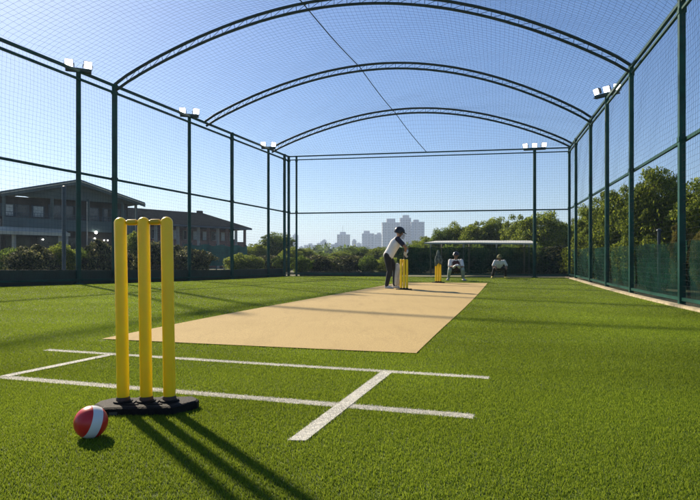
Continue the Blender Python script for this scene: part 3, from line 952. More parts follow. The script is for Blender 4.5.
def hand(mb, wrist, direc, palmn, thumb, size=1.0, curl=0.9):
    """palm, four unequal fingers bent toward palmn, and a side thumb"""
    w = Vector(wrist); d = Vector(direc).normalized(); n = Vector(palmn); n = (n - d * n.dot(d)).normalized()
    s = d.cross(n); s = s if s.dot(Vector(thumb)) > 0 else -s
    k = size
    palm = w + d * 0.045 * k
    for q in (-1, -0.33, 0.33, 1):
        mb.capsule(w + s * q * 0.014 * k, w + d * 0.075 * k + s * q * 0.027 * k, 0.017 * k, 0.0125 * k, 8)
    for q, L in ((1, 0.062), (0.33, 0.072), (-0.33, 0.067), (-1, 0.052)):
        p = w + d * 0.078 * k + s * q * 0.028 * k; L *= k
        d1 = (d * math.cos(curl * 0.6) + n * math.sin(curl * 0.6))
        d2 = (d * math.cos(curl * 1.5) + n * math.sin(curl * 1.5))
        d3 = (d * math.cos(curl * 2.2) + n * math.sin(curl * 2.2))
        pts = [p, p + d1 * L * 0.45, p + d1 * L * 0.45 + d2 * L * 0.32, p + d1 * L * 0.45 + d2 * L * 0.32 + d3 * L * 0.23]
        mb.chain(pts, [0.0105 * k, 0.0098 * k, 0.009 * k, 0.0078 * k], 8)
    t0 = w + d * 0.022 * k + s * 0.026 * k
    t1 = t0 + (s * 0.75 + d * 0.6 + n * 0.3).normalized() * 0.034 * k
    t2 = t1 + (s * 0.15 + d * 0.75 + n * 0.6).normalized() * 0.03 * k
    mb.chain([t0, t1, t2], [0.0165 * k, 0.0115 * k, 0.009 * k], 8)

def head_shape(mb, c, fwd, up, k=1.0):
    """skull, jaw, nose, brow and ears, added to the body mesh"""
    c = Vector(c); f = Vector(fwd).normalized(); u = Vector(up); u = (u - f * u.dot(f)).normalized(); s = f.cross(u)
    R = Matrix((s, f, u)).transposed()
    mb.ball(c + u * 0.018 * k, (0.073 * k, 0.092 * k, 0.088 * k), 18, 12, R)
    mb.ball(c + f * 0.022 * k - u * 0.045 * k, (0.055 * k, 0.066 * k, 0.066 * k), 16, 10, R)
    mb.ball(c + f * 0.062 * k - u * 0.088 * k, (0.024 * k, 0.022 * k, 0.020 * k), 12, 8, R)
    mb.capsule(c + f * 0.090 * k + u * 0.012 * k, c + f * 0.108 * k - u * 0.026 * k, 0.010 * k, 0.0145 * k, 8)
    mb.capsule(c + f * 0.086 * k + u * 0.022 * k - s * 0.035 * k, c + f * 0.086 * k + u * 0.022 * k + s * 0.035 * k, 0.011 * k, 0.011 * k, 8)
    for q in (-1, 1):
        mb.ball(c + s * q * 0.076 * k - f * 0.006 * k, (0.010 * k, 0.020 * k, 0.031 * k), 10, 8, R)
    return f, u, s, R

def face_bits(c, fr, parent, k=1.0):
    c = Vector(c); f, u, s, R = fr
    for q in (-1, 1):
        lpart('eye', MB().ball(c + f * 0.086 * k + s * q * 0.031 * k + u * 0.0 * k, (0.013 * k, 0.006 * k, 0.007 * k), 10, 8, R), M['eye'], parent)
    lpart('mouth', MB().ball(c + f * 0.089 * k - u * 0.055 * k, (0.024 * k, 0.006 * k, 0.006 * k), 10, 8, R), M['lip'], parent)

def shoe_mb(heel, toe, k=1.0):
    h, t = Vector(heel), Vector(toe); mb = MB(); d = (t - h).normalized()
    mb.chain([h + Vector((0, 0, 0.035 * k)), (h + t) / 2 + Vector((0, 0, 0.036 * k)), t + Vector((0, 0, 0.026 * k))], [0.036 * k, 0.038 * k, 0.028 * k], 12)
    mb.capsule(h + Vector((0, 0, 0.075 * k)), h + d * 0.06 * k + Vector((0, 0, 0.062 * k)), 0.036 * k, 0.03 * k, 12)
    mb.capsule(h + Vector((0, 0, 0.012 * k)) - d * 0.02 * k, t + Vector((0, 0, 0.012 * k)) + d * 0.01 * k, 0.014 * k, 0.014 * k, 8)
    return mb

def mid(a, b, t=0.5): return Vector(a).lerp(Vector(b), t)

def person(name_label, loc, J, cloth, k=1.0, scale=1.0, rz=0.0):
    root = empty('person', loc, name_label, 'person')
    root.scale = (scale,) * 3; root.rotation_euler = (0, 0, rz)
    g_ = {n: Vector(p) for n, p in J.items() if not isinstance(p[0], tuple)}
    B = MB()
    # torso and neck
    side = (g_['shr'] - g_['shl']).normalized()
    pel = (g_['hipr'] + g_['hipl']) / 2; ch = (g_['shr'] + g_['shl']) / 2
    for q in (-1, 1):
        B.chain([pel + side * q * 0.06 * k, mid(pel, ch, 0.35) + side * q * 0.045 * k, mid(pel, ch, 0.75) + side * q * 0.065 * k, ch + side * q * 0.09 * k - (ch - pel).normalized() * 0.03 * k],
                [0.095 * k, 0.082 * k, 0.092 * k, 0.062 * k], 14)
    B.chain([ch + side * 0.0, g_['head'] - (g_['head'] - ch).normalized() * 0.06 * k], [0.055 * k, 0.044 * k], 12)
    fr_ = head_shape(B, g_['head'], J['fwd'], J['up'], k)
    for sd_ in 'rl':
        B.chain([g_['sh' + sd_], g_['el' + sd_], g_['wr' + sd_]], [0.050 * k, 0.037 * k, 0.024 * k], 12)
        B.chain([g_['hip' + sd_], mid(g_['hip' + sd_], g_['kn' + sd_], 0.5), g_['kn' + sd_], mid(g_['kn' + sd_], g_['an' + sd_], 0.35), g_['an' + sd_]],
                [0.082 * k, 0.070 * k, 0.050 * k, 0.050 * k, 0.032 * k], 12)
        B.capsule(g_['an' + sd_] - Vector((0, 0, 0.02 * k)), g_['to' + sd_] + Vector((0, 0, 0.012 * k)), 0.03 * k, 0.018 * k, 10)
        hd = J['hand' + sd_]
        hand(B, g_['wr' + sd_], hd[0], hd[1], hd[2], k, hd[3])
    body = remeshed('body', B, 0.0055 * k, M['skin'], root, 4)
    face_bits(g_['head'], fr_, root, k)
    # shirt
    T = MB()
    for q in (-1, 1):
        T.chain([pel + side * q * 0.062 * k + (ch - pel).normalized() * cloth.get('hem', 0.03) * k, mid(pel, ch, 0.35) + side * q * 0.055 * k, mid(pel, ch, 0.75) + side * q * 0.072 * k, ch + side * q * 0.10 * k - (ch - pel).normalized() * 0.025 * k],
                [v_ * k * cloth.get('full', 1) for v_ in (0.108, 0.104, 0.112, 0.078)], 14)
    T.capsule(ch, ch + (g_['head'] - ch).normalized() * 0.045 * k, 0.066 * k, 0.054 * k, 12)
    slvs = []
    for sd_ in 'rl':
        slv = MB(); slvs.append(slv)
        tgt = slv if cloth.get('sleeve') and sd_ in cloth['sleeve'][1] else T
        e = mid(g_['sh' + sd_], g_['el' + sd_], cloth.get('sl', 0.72))
        tgt.chain([g_['sh' + sd_], e], [0.066 * k, 0.058 * k], 12)
    remeshed('shirt', T, 0.009 * k, cloth['shirt'], root, 4)
    for slv in slvs:
        if slv.v: remeshed('sleeve', slv, 0.009 * k, cloth['sleeve'][0], root, 3)
    # trousers
    T = MB()
    T.capsule(g_['hipr'] + Vector((0, 0, 0.02 * k)), g_['hipl'] + Vector((0, 0, 0.02 * k)), 0.105 * k, 0.105 * k, 12)
    for sd_ in 'rl':
        T.chain([g_['hip' + sd_], mid(g_['hip' + sd_], g_['kn' + sd_], 0.5), g_['kn' + sd_], mid(g_['kn' + sd_], g_['an' + sd_], 0.4), g_['an' + sd_] + Vector((0, 0, 0.01 * k))],
                [0.102 * k, 0.088 * k, 0.068 * k, 0.064 * k, 0.050 * k], 12)
    remeshed('trousers', T, 0.009 * k, cloth['trousers'], root, 4)
    for sd_ in 'rl':
        a = g_['an' + sd_]; t = g_['to' + sd_]
        d = Vector((t.x - a.x, t.y - a.y, 0)).normalized()
        heel = Vector((a.x, a.y, 0)) - d * 0.02 * k; toe = Vector((t.x, t.y, 0))
        remeshed('shoe', shoe_mb(heel, toe, k), 0.006 * k, cloth['shoe'], root, 3)
    return root, g_, fr_

def helmet(root, c, fr_, k, m_, grille=True):
    c = Vector(c); f, u, s, R = fr_
    mb = MB()
    prof = [(math.sin(math.pi / 2 * i / 8) if i else 0.01, math.cos(math.pi / 2 * i / 8)) for i in range(9)]
    V = []; n = 28
    for r, z in prof + [(1.0, -0.28), (0.98, -0.55)]:
        for q in range(n):
            a = 2 * math.pi * q / n
            fx, fy = math.cos(a), math.sin(a)
            zz = z
            if z < 0 and fy > 0.25: zz = max(z, -0.05)          # open over the face
            V.append(c + u * 0.024 * k + R @ Vector((fx * r * 0.104 * k, fy * r * 0.122 * k, zz * 0.108 * k)))
    m2 = len(prof) + 2
    fs = [(i * n + q, i * n + (q + 1) % n, (i + 1) * n + (q + 1) % n, (i + 1) * n + q) for i in range(m2 - 1) for q in range(n)]
    fs.append(tuple(range(n)))
    mb.add(V, fs)
    h = lpart('helmet' if grille else 'cap', mb, m_, root)
    pk = MB()
    V = []
    for j in range(3):
        for q in range(11):
            a = math.pi * (0.14 + 0.72 * q / 10)
            ext = 1 + (0.50 if not grille else 0.42) * j / 2 * math.sin(a)
            V.append(c + u * (0.024 - 0.006 * j) * k + R @ Vector((math.cos(a) * 0.106 * k, math.sin(a) * 0.124 * k * ext, 0.018 * k)))
    top = len(V)
    V += [p - u * 0.007 * k for p in V]
    fs = [(j * 11 + q, j * 11 + q + 1, j * 11 + 12 + q, j * 11 + 11 + q) for j in range(2) for q in range(10)]
    fs += [tuple(i + top for i in reversed(x)) for x in fs]
    fs += [(22 + q, 22 + q + 1, top + 22 + q + 1, top + 22 + q) for q in range(10)]
    pk.add(V, fs)
    lpart('peak', pk, m_, h)
    if grille:
        gm = MB()
        for z in (-0.02, -0.05, -0.08, -0.105):
            gm.tube([c + R @ Vector((math.cos(a) * 0.100 * k, math.sin(a) * 0.150 * k, z * k)) for a in np.linspace(0.1, math.pi - 0.1, 13)], 0.0035 * k, 6)
        for a in (0.9, math.pi / 2, math.pi - 0.9):
            gm.tube([c + R @ Vector((math.cos(a) * 0.100 * k, math.sin(a) * 0.150 * k, z * k)) for z in (0.0, -0.105)], 0.0035 * k, 6)
        lpart('grille', gm, M['black_shell'], h)
    return h

# batsman: stooped over the bat, facing right
K = 0.82
px0, py0, pz0 = gp(393.6, 288.8)
py0 += 0.10
JB = dict(hipr=(-0.125, -0.075, 0.68), hipl=(-0.10, 0.075, 0.68), knr=(-0.085, -0.10, 0.375), knl=(0.05, 0.10, 0.385),
          anr=(-0.145, -0.10, 0.07), anl=(0.035, 0.11, 0.07), tor=(-0.02, -0.14, 0.0), tol=(0.165, 0.09, 0.0),
          shr=(0.075, -0.155, 1.045), shl=(0.115, 0.14, 1.03), elr=(0.245, -0.185, 0.865), ell=(0.30, 0.10, 0.84),
          wrr=(0.245, -0.075, 0.735), wrl=(0.285, -0.005, 0.775), head=(0.125, -0.02, 1.185),
          fwd=(0.9, 0.10, -0.36), up=(0.35, 0, 0.93),
          handr=((0.08, 0.55, -0.55), (0.6, 0.5, 0.2), (0.5, 0.1, 0.6), 1.0), handl=((-0.15, -0.55, -0.35), (-0.5, -0.5, -0.3), (-0.2, 0, 0.8), 1.0))
bat_root, gB, frB = person('batsman in white shirt and black helmet stooping over his bat', (px0, py0, pz0), JB,
    dict(shirt=M['white_cloth'], trousers=M['black_cloth'], shoe=M['shoe'], sleeve=(M['navy_cloth'], 'rl'), sl=0.62, full=1.2), K, 1.035)
helmet(bat_root, gB['head'], frB, K * 1.14, M['black_shell'], True)
def glove(root, w, hd, k, m_):
    mb = MB(); hand(mb, w, hd[0], hd[1], hd[2], k * 1.22, hd[3])
    mb.capsule(Vector(w) - Vector(hd[0]).normalized() * 0.05 * k, Vector(w) + Vector(hd[0]).normalized() * 0.02 * k, 0.036 * k, 0.034 * k, 12)
    remeshed('glove', mb, 0.0055 * k, m_, root, 2)
glove(bat_root, JB['wrr'], JB['handr'], K, M['pad']); glove(bat_root, JB['wrl'], JB['handl'], K, M['pad'])
mb = MB()      # pad on the front leg
kn, an = gB['knl'], gB['anl']; fx = Vector((0.045, -0.03, 0))
mb.chain([kn + fx + Vector((0, 0, 0.10)), kn + fx * 1.25, mid(kn, an) + fx * 0.9, an + fx * 0.8 + Vector((0, 0, 0.03))], [0.052, 0.066, 0.058, 0.046], 14)
remeshed('leg_pad', mb, 0.008, M['pad'], bat_root, 4)

# bat held in both hands
def bat():
    a = Vector((0.262, -0.035, 0.80)); b = Vector((0.115, -0.02, 0.04))
    o = Vector((px0, py0, pz0))
    d = (b - a).normalized(); s = Vector((0, 1, 0)); s = (s - d * s.dot(d)).normalized(); n = d.cross(s)
    root = empty('cricket_bat', o + b, 'pale willow cricket bat held upright by the batsman', 'bat')
    h1 = a + d * 0.24
    part('handle', MB().tube([o + a, o + h1], 0.0145, 12), M['grip'], root, True)
    mb = MB(); V = []; st = [(0.22, 0.018, 0.014), (0.26, 0.045, 0.018), (0.36, 0.048, 0.022), (0.60, 0.048, 0.028), (0.73, 0.047, 0.020), (0.765, 0.036, 0.014)]
    for t, w, th in st:
        c = o + a + d * t
        V += [c - s * w - n * 0.010, c + s * w - n * 0.010, c + s * w + n * 0.004, c + n * th, c - s * w + n * 0.004]
    fs = [(i * 5 + q, i * 5 + (q + 1) % 5, i * 5 + 5 + (q + 1) % 5, i * 5 + 5 + q) for i in range(len(st) - 1) for q in range(5)]
    fs += [tuple(range(5)), tuple(range(25, 30))]
    mb.add(V, fs); part('blade', mb, M['willow'], root)
bat()

# wicketkeeper: deep squat facing the camera
kx, ky, kz = gp(455.8, 280.6)
KK = 0.92
JK = dict(hipr=(-0.085, 0.17, 0.30), hipl=(0.085, 0.17, 0.30), knr=(-0.19, -0.10, 0.325), knl=(0.19, -0.10, 0.325),
          anr=(-0.225, 0.06, 0.07), anl=(0.225, 0.06, 0.07), tor=(-0.275, -0.11, 0.0), tol=(0.275, -0.11, 0.0),
          shr=(-0.165, 0.0, 0.60), shl=(0.165, 0.0, 0.60), elr=(-0.20, -0.12, 0.42), ell=(0.20, -0.12, 0.42),
          wrr=(-0.065, -0.27, 0.43), wrl=(0.065, -0.27, 0.43), head=(0.0, -0.06, 0.765),
          fwd=(-0.12, -1, -0.12), up=(0, -0.12, 1),
          handr=((0.30, -0.75, 0.35), (0.5, -0.3, -0.5), (0.6, 0, 0.5), 0.5), handl=((-0.30, -0.75, 0.35), (-0.5, -0.3, -0.5), (-0.6, 0, 0.5), 0.5))
kp, gK, frK = person('wicketkeeper squatting in leg pads behind the far stumps', (kx, ky, kz), JK,
    dict(shirt=M['white_cloth'], trousers=M['black_cloth'], shoe=M['shoe'], sleeve=(M['white_cloth'], 'rl'), sl=0.8, hem=0.10), KK, 1.0, -0.1)
helmet(kp, gK['head'], frK, KK, M['black_shell'], False)
for w, hd in ((JK['wrr'], JK['handr']), (JK['wrl'], JK['handl'])): glove(kp, w, hd, KK * 1.25, M['pad'])
for sd_ in 'rl':
    kn, an = gK['kn' + sd_], gK['an' + sd_]; fx = Vector((0, -0.05, 0))
    mb = MB(); mb.chain([kn + fx * 0.6 + Vector((0, 0.02, 0.075)), kn + fx * 1.1, mid(kn, an) + fx * 1.1, an + fx * 1.2 + Vector((0, 0, 0.02))], [0.050, 0.062, 0.052, 0.040], 14)
    remeshed('leg_pad', mb, 0.008, M['pad_green'], kp, 4)
mb = MB(); c0 = (gK['shr'] + gK['shl']) / 2; p0 = (gK['hipr'] + gK['hipl']) / 2
for q in (-1, 1):
    mb.chain([mid(p0, c0, 0.30) + Vector((q * 0.035, -0.05, 0)), mid(p0, c0, 0.80) + Vector((q * 0.04, -0.055, 0))], [0.085, 0.080], 12)
remeshed('vest', mb, 0.009, M['maroon_cloth'], kp, 4)

# fielder: crouching with hands on knees
fx_, fy_, fz_ = gp(499.2, 278.3)
JF = dict(hipr=(-0.085, 0.15, 0.33), hipl=(0.085, 0.15, 0.33), knr=(-0.185, -0.10, 0.335), knl=(0.185, -0.10, 0.335),
          anr=(-0.23, 0.04, 0.07), anl=(0.23, 0.04, 0.07), tor=(-0.29, -0.12, 0.0), tol=(0.30, -0.12, 0.0),
          shr=(-0.155, -0.05, 0.575), shl=(0.155, -0.05, 0.575), elr=(-0.235, -0.07, 0.42), ell=(0.235, -0.07, 0.42),
          wrr=(-0.19, -0.15, 0.40), wrl=(0.19, -0.15, 0.40), head=(-0.03, -0.13, 0.70),
          fwd=(-0.1, -1, -0.15), up=(0, -0.15, 1),
          handr=((0.1, -0.6, -0.5), (0, 0.6, -0.8), (0.8, 0, 0.2), 0.5), handl=((-0.1, -0.6, -0.5), (0, 0.6, -0.8), (-0.8, 0, 0.2), 0.5))
fd, gF, frF = person('fielder in white shirt and olive cap crouching with hands on knees', (fx_, fy_, fz_), JF,
    dict(shirt=M['white_cloth'], trousers=M['black_cloth'], shoe=M['shoe_yellow'], sl=0.85, hem=0.13), 0.86, 1.0, 0.05)
helmet(fd, gF['head'], frF, 0.86, M['cap_olive'], False)

# ------------------------------------------------------------------ vegetation
def crown_pts(seed, rad, n_cl, per, leaf, cl_r=0.30, shell=0.45, squash=0.0):
    """leaf quads in clumps spread through an uneven crown; returns vertices and clump centres"""
    r = np.random.default_rng(seed)
    u = r.normal(size=(n_cl, 3)); u /= np.linalg.norm(u, axis=1, keepdims=True)
    rr = shell + (1 - shell) * r.random(n_cl) ** 0.8
    lump = 1 + 0.22 * np.sin(u[:, 0] * 3.1 + seed) * np.cos(u[:, 2] * 2.7 + seed * 1.7) + r.normal(0, 0.07, n_cl)
    C = u * (rr * lump)[:, None] * np.array(rad)
    C[:, 2] = np.where(C[:, 2] < 0, C[:, 2] * (1 - squash), C[:, 2])
    cr = cl_r * min(rad) * r.uniform(0.6, 1.3, n_cl)
    n = n_cl * per
    idx = np.repeat(np.arange(n_cl), per)
    v = r.normal(size=(n, 3)); v /= np.linalg.norm(v, axis=1, keepdims=True)
    v[:, 2] = np.where(v[:, 2] < -0.3, -v[:, 2], v[:, 2])
    fill = r.random(n) < 0.34
    p = C[idx] + v * (cr[idx] * r.random(n) ** 0.45)[:, None] * np.array([1, 1, 0.8])
    w_ = r.normal(size=(n, 3)); w_ /= np.linalg.norm(w_, axis=1, keepdims=True)
    edge = 1 + 0.16 * np.sin(w_[:, 0] * 4.1 + seed) * np.cos(w_[:, 2] * 3.7 + seed * 1.7)
    p[fill] = (w_ * (r.uniform(0.35, 1.0, n) ** 0.5 * edge)[:, None] * np.array(rad))[fill]
    nrm = v + r.normal(0, 0.7, (n, 3)); nrm /= np.linalg.norm(nrm, axis=1, keepdims=True)
    t = np.cross(nrm, r.normal(size=(n, 3))); t /= np.linalg.norm(t, axis=1, keepdims=True)
    b = np.cross(nrm, t)
    L = leaf * r.uniform(0.6, 1.35, n)[:, None]
    q = np.stack([p - t * L, p - b * L * 0.42 + nrm * L * 0.12, p + t * L, p + b * L * 0.42 + nrm * L * 0.12], 1)
    return q.reshape(-1, 3), C

def trunk_mb(h, crown_c, C, r0, seed, k=9):
    r = random.Random(seed); mb = MB()
    top = Vector((crown_c.x, crown_c.y, crown_c.z + 0.1))
    pts = [Vector((0, 0, -0.1)), Vector((r.uniform(-.05, .05), r.uniform(-.05, .05), crown_c.z * 0.35)), Vector((r.uniform(-.1, .1), r.uniform(-.1, .1), crown_c.z * 0.7)), top]
    mb.tube(pts, [r0 * 1.25, r0, r0 * 0.75, r0 * 0.3], 9)
    for i in r.sample(range(len(C)), min(k, len(C))):
        e = Vector(C[i]) + crown_c; s = pts[1].lerp(pts[3], r.uniform(0.2, 0.9))
        m_ = s.lerp(e, 0.5) + Vector((0, 0, 0.12))
        mb.tube([s, m_, e], [r0 * 0.42, r0 * 0.28, r0 * 0.1], 6)
    return mb

LIB = {}
def tree_kind(key, rad, n_cl, per, leaf, m_, th, r0, seed, **kw):
    q, C = crown_pts(seed, rad, n_cl, per, leaf, **kw)
    cc = Vector((0, 0, th)); q = q + np.array(cc)
    cm = np_mesh('crown', q, 4, [m_])
    tm = mkmesh('trunk', trunk_mb(th, cc, C, r0, seed), M['bark'], smooth=True)
    LIB[key] = (cm, tm, float(np.percentile(q[:, 2], 99.3)), float(np.percentile(q[:, 0], 98.5) - np.percentile(q[:, 0], 1.5)))
# real units of this scene; nominal crown radius 1 m, scaled per tree
tree_kind('olive1', (1.15, 1.15, 1.1), 128, 283, 0.045, M['leaf_olive'], 1.25, 0.09, 11, cl_r=0.27)
tree_kind('olive2', (1.25, 1.2, 1.0), 128, 283, 0.045, M['leaf_olive'], 1.15, 0.09, 12, cl_r=0.25)
tree_kind('olive3', (1.0, 1.0, 1.2), 121, 270, 0.045, M['leaf_olive'], 1.45, 0.08, 13, cl_r=0.27)
tree_kind('dark1', (1.1, 1.1, 1.1), 121, 256, 0.045, M['leaf_dark'], 1.25, 0.09, 14, cl_r=0.28)
tree_kind('dark2', (1.3, 1.2, 0.95), 121, 256, 0.045, M['leaf_dark'], 1.05, 0.09, 15, cl_r=0.26)
tree_kind('gold1', (0.8, 0.8, 1.15), 81, 270, 0.045, M['leaf_gold'], 1.25, 0.06, 16, cl_r=0.3)
tree_kind('shrub1', (1.0, 0.9, 0.75), 46, 210, 0.064, M['leaf_hedge'], 0.62, 0.05, 17, cl_r=0.42, shell=0.35)
tree_kind('shrub4', (0.9, 1.0, 0.85), 30, 230, 0.075, M['leaf_hedge'], 0.66, 0.05, 23, cl_r=0.36, shell=0.5)
tree_kind('shrub2', (1.2, 0.9, 0.62), 76, 221, 0.048, M['leaf_dark'], 0.52, 0.05, 18, cl_r=0.33, shell=0.3)
tree_kind('shrub3', (0.9, 0.9, 0.85), 72, 221, 0.048, M['leaf_olive'], 0.70, 0.05, 19, cl_r=0.33, shell=0.3)

def plant(kind, px, ptop, d, wpx, label, cat='tree', group=None, base=0.0, rz=None):
    """a plant standing at distance d whose top and width match the photograph"""
    cm, tm, hh, ww = LIB[kind]
    x = (px - 350) / F * d; top = H + (HY - ptop) / F * d
    sz = (top - base) / hh; sx = (wpx / F * d) / ww
    nm = 'tree' if cat == 'tree' else 'shrub'
    o = bpy.data.objects.new(nm, None); o.empty_display_size = 0.2; link(o)
    o.location = (x, d, base); o.scale = (sx, sx, sz); o.rotation_euler = (0, 0, random.uniform(0, 6.28) if rz is None else rz)
    tag(o, label, cat, group)
    c = bpy.data.objects.new('crown' if cat == 'tree' else 'foliage', cm); link(c, o)
    t = bpy.data.objects.new('trunk' if cat == 'tree' else 'stem', tm); link(t, o)
    return o

GR = 'trees beyond the tree-side fence'
plant('olive1', 659, 173, 15.0, 62, 'tallest leafy olive-green tree, between the two nearest fence posts', group=GR)
plant('olive3', 716, 178, 12.5, 66, 'leafy tree cut by the photo edge outside the nearest fence post', group=GR)
plant('olive2', 622, 190, 18.5, 56, 'broad sunlit tree outside the fence just past the three-lamp floodlight pole', group=GR)
plant('olive3', 596, 203, 21.5, 36, 'upright tree between the two posts short of the far corner', group=GR)
plant('dark2', 640, 205, 21.0, 60, 'darker tree filling in behind the tallest olive tree', group=GR)
plant('dark1', 690, 200, 19.0, 60, 'dark tree set back behind the golden creeper column', group=GR)
plant('gold1', 681, 226, 12.0, 19, 'narrow golden-leaved shrub column beside the nearest fence post', 'shrub', base=-0.05)
plant('gold1', 701, 232, 11.0, 18, 'golden-leaved shrub past the nearest fence post', 'shrub', base=-0.05)
plant('shrub2', 658, 245, 13.2, 50, 'low dome of dark foliage under the tallest olive tree', 'shrub', base=-0.03)
plant('shrub3', 634, 234, 16.5, 40, 'rounded green shrub behind the mesh screen under the broad sunlit tree', 'shrub')
plant('shrub2', 606, 238, 19.0, 40, 'dark shrub behind the mesh screen near the floodlight pole', 'shrub')
plant('shrub1', 690, 243, 15.0, 44, 'mixed yellowish shrub behind the golden columns', 'shrub')
plant('shrub3', 582, 240, 22.0, 34, 'green shrub behind the mesh screen at the corner', 'shrub')
GB = 'trees beyond the far fence'
for kd, px, tp, d, w, lb in (
    ('olive1', 543, 215, 29, 52, 'big round olive tree right behind the far floodlight pole'),
    ('olive3', 575, 222, 30, 30, 'slim tree right in the far corner of the cage'),
    ('olive2', 521, 218, 31, 36, 'sunlit tree behind the end of the pale canopy roof'),
    ('dark1', 562, 228, 33, 44, 'dark tree between the round olive tree and the corner'),
    ('olive1', 494, 220, 33, 34, 'tallest tree over the crouching fielder'),
    ('olive2', 474, 224, 33, 34, 'bushy tree above the middle of the pale canopy'),
    ('olive3', 456, 225, 34, 26, 'rounded tree above the squatting keeper'),
    ('dark1', 442, 230, 34, 26, 'small dark-green tree above the draped stumps'),
    ('olive2', 428, 238, 36, 26, 'low tree at the canopy end nearest the batsman'),
    ('dark2', 508, 232, 36, 40, 'dark low tree in the dip behind the fielder')):
    plant(kd, px, tp, d, w, lb, group=GB)
GLB = 'trees below the city skyline'
for kd, px, tp, d, w, lb in (
    ('dark1', 277, 234.5, 42, 34, 'round dark tree standing highest beside the corner of the building-side fence'),
    ('olive2', 258, 245, 40, 26, 'bushy tree next to the end of the long tiled house'),
    ('olive1', 304, 249, 42, 26, 'yellowish tree just inside the far fence corner post'),
    ('dark2', 322, 252.5, 44, 30, 'low dark tree below the smallest skyline blocks'),
    ('olive3', 340, 252, 43, 24, 'olive tree below the lone cream tower'),
    ('dark1', 358, 247.5, 46, 32, 'dark tree below the pair of mid-height grey blocks'),
    ('olive2', 377, 248, 45, 28, 'tree just behind the batsman\'s back'),
    ('dark2', 398, 248.5, 44, 30, 'dark tree behind the batsman\'s shoulders'),
    ('olive1', 418, 242, 42, 26, 'tree in front of the tallest tower group'),
    ('olive2', 290, 248, 38, 24, 'bright tree between corner post and round dark tree')):
    plant(kd, px, tp, d, w, lb, group=GLB)
GS = 'shrubs along the far fence'
labs = ['dark shrub at the foot of the far fence next to the corner post', 'square dark bush beside the corner post', 'mixed leafy shrub under the yellowish tree',
        'green shrub under the smallest skyline blocks', 'olive shrub under the lone cream tower', 'dark shrub left of the batsman\'s legs', 'shrub directly behind the batsman\'s legs',
        'brownish shrub under the round dark tree', 'low shrub by the end of the kickboard']
for (kd, px, tp, d, w), lb in zip((('shrub2', 285, 256, 30, 24), ('shrub2', 302, 257, 26, 22), ('shrub1', 316, 256, 29, 26), ('shrub3', 333, 257, 30, 28), ('shrub1', 350, 256, 29, 28),
                                   ('shrub2', 368, 257, 28, 26), ('shrub3', 388, 257, 29, 28), ('shrub1', 268, 256, 31, 26), ('shrub3', 252, 256, 29, 22)), labs):
    plant(kd, px, tp, d, w, lb, 'shrub', GS)
GH = 'shrubs in front of the pavilion'
labs = ['dark shrub under the beige awning by the photo edge', 'speckled shrub under the awning columns', 'yellow-green shrub by the outer grey post', 'dark shrub between the outer post and the first floodlight pole',
        'yellowish shrub below the lit wall lamp', 'shrub between the first fence post and the big stumps', 'shrub seen between the big stumps', 'leafy shrub between the two right stumps',
        'broad hedge shrub beside the teal screen', 'reddish-green shrub just past the big stumps', 'shrub in front of the beige awning', 'small shrub at the far end of the teal screen']
for (kd, px, tp, d, w), lb in zip((('shrub2', 12, 250, 21, 44), ('shrub4', 38, 246, 20, 36), ('shrub3', 62, 244, 21, 26), ('shrub2', 78, 250, 22, 30), ('shrub4', 100, 241, 22, 30),
                                   ('shrub1', 118, 248, 22, 26), ('shrub3', 134, 234, 25, 24), ('shrub1', 156, 243, 25, 28), ('shrub1', 193, 250, 25, 32), ('shrub4', 176, 246, 27, 26),
                                   ('shrub1', 24, 251, 18.5, 30), ('shrub3', 240, 254, 29, 26)), labs):
    plant(kd, px, tp, d, w, lb, 'shrub', GH)

# far wood along the horizon: one mass
def far_wood():
    qs = []; r = np.random.default_rng(5)
    for k in range(150):
        a = r.uniform(-0.9, 0.85); d = r.uniform(110, 190)
        x = d * math.tan(a) * 0.9
        h = r.uniform(2.6, 4.6)
        q, _ = crown_pts(100 + k % 5, (h * 0.9, h * 0.9, h * 0.6), 16, 34, 0.45, cl_r=0.5)
        qs.append(q + np.array([x, d, h * 0.42]))
    me = np_mesh('far_wood', np.concatenate(qs), 4, [M['leaf_dark']])
    o = bpy.data.objects.new('far_wood', me); link(o)
    tag(o, 'low far-off belt of trees closing the horizon below the towers', 'wood', kind='stuff')
far_wood()

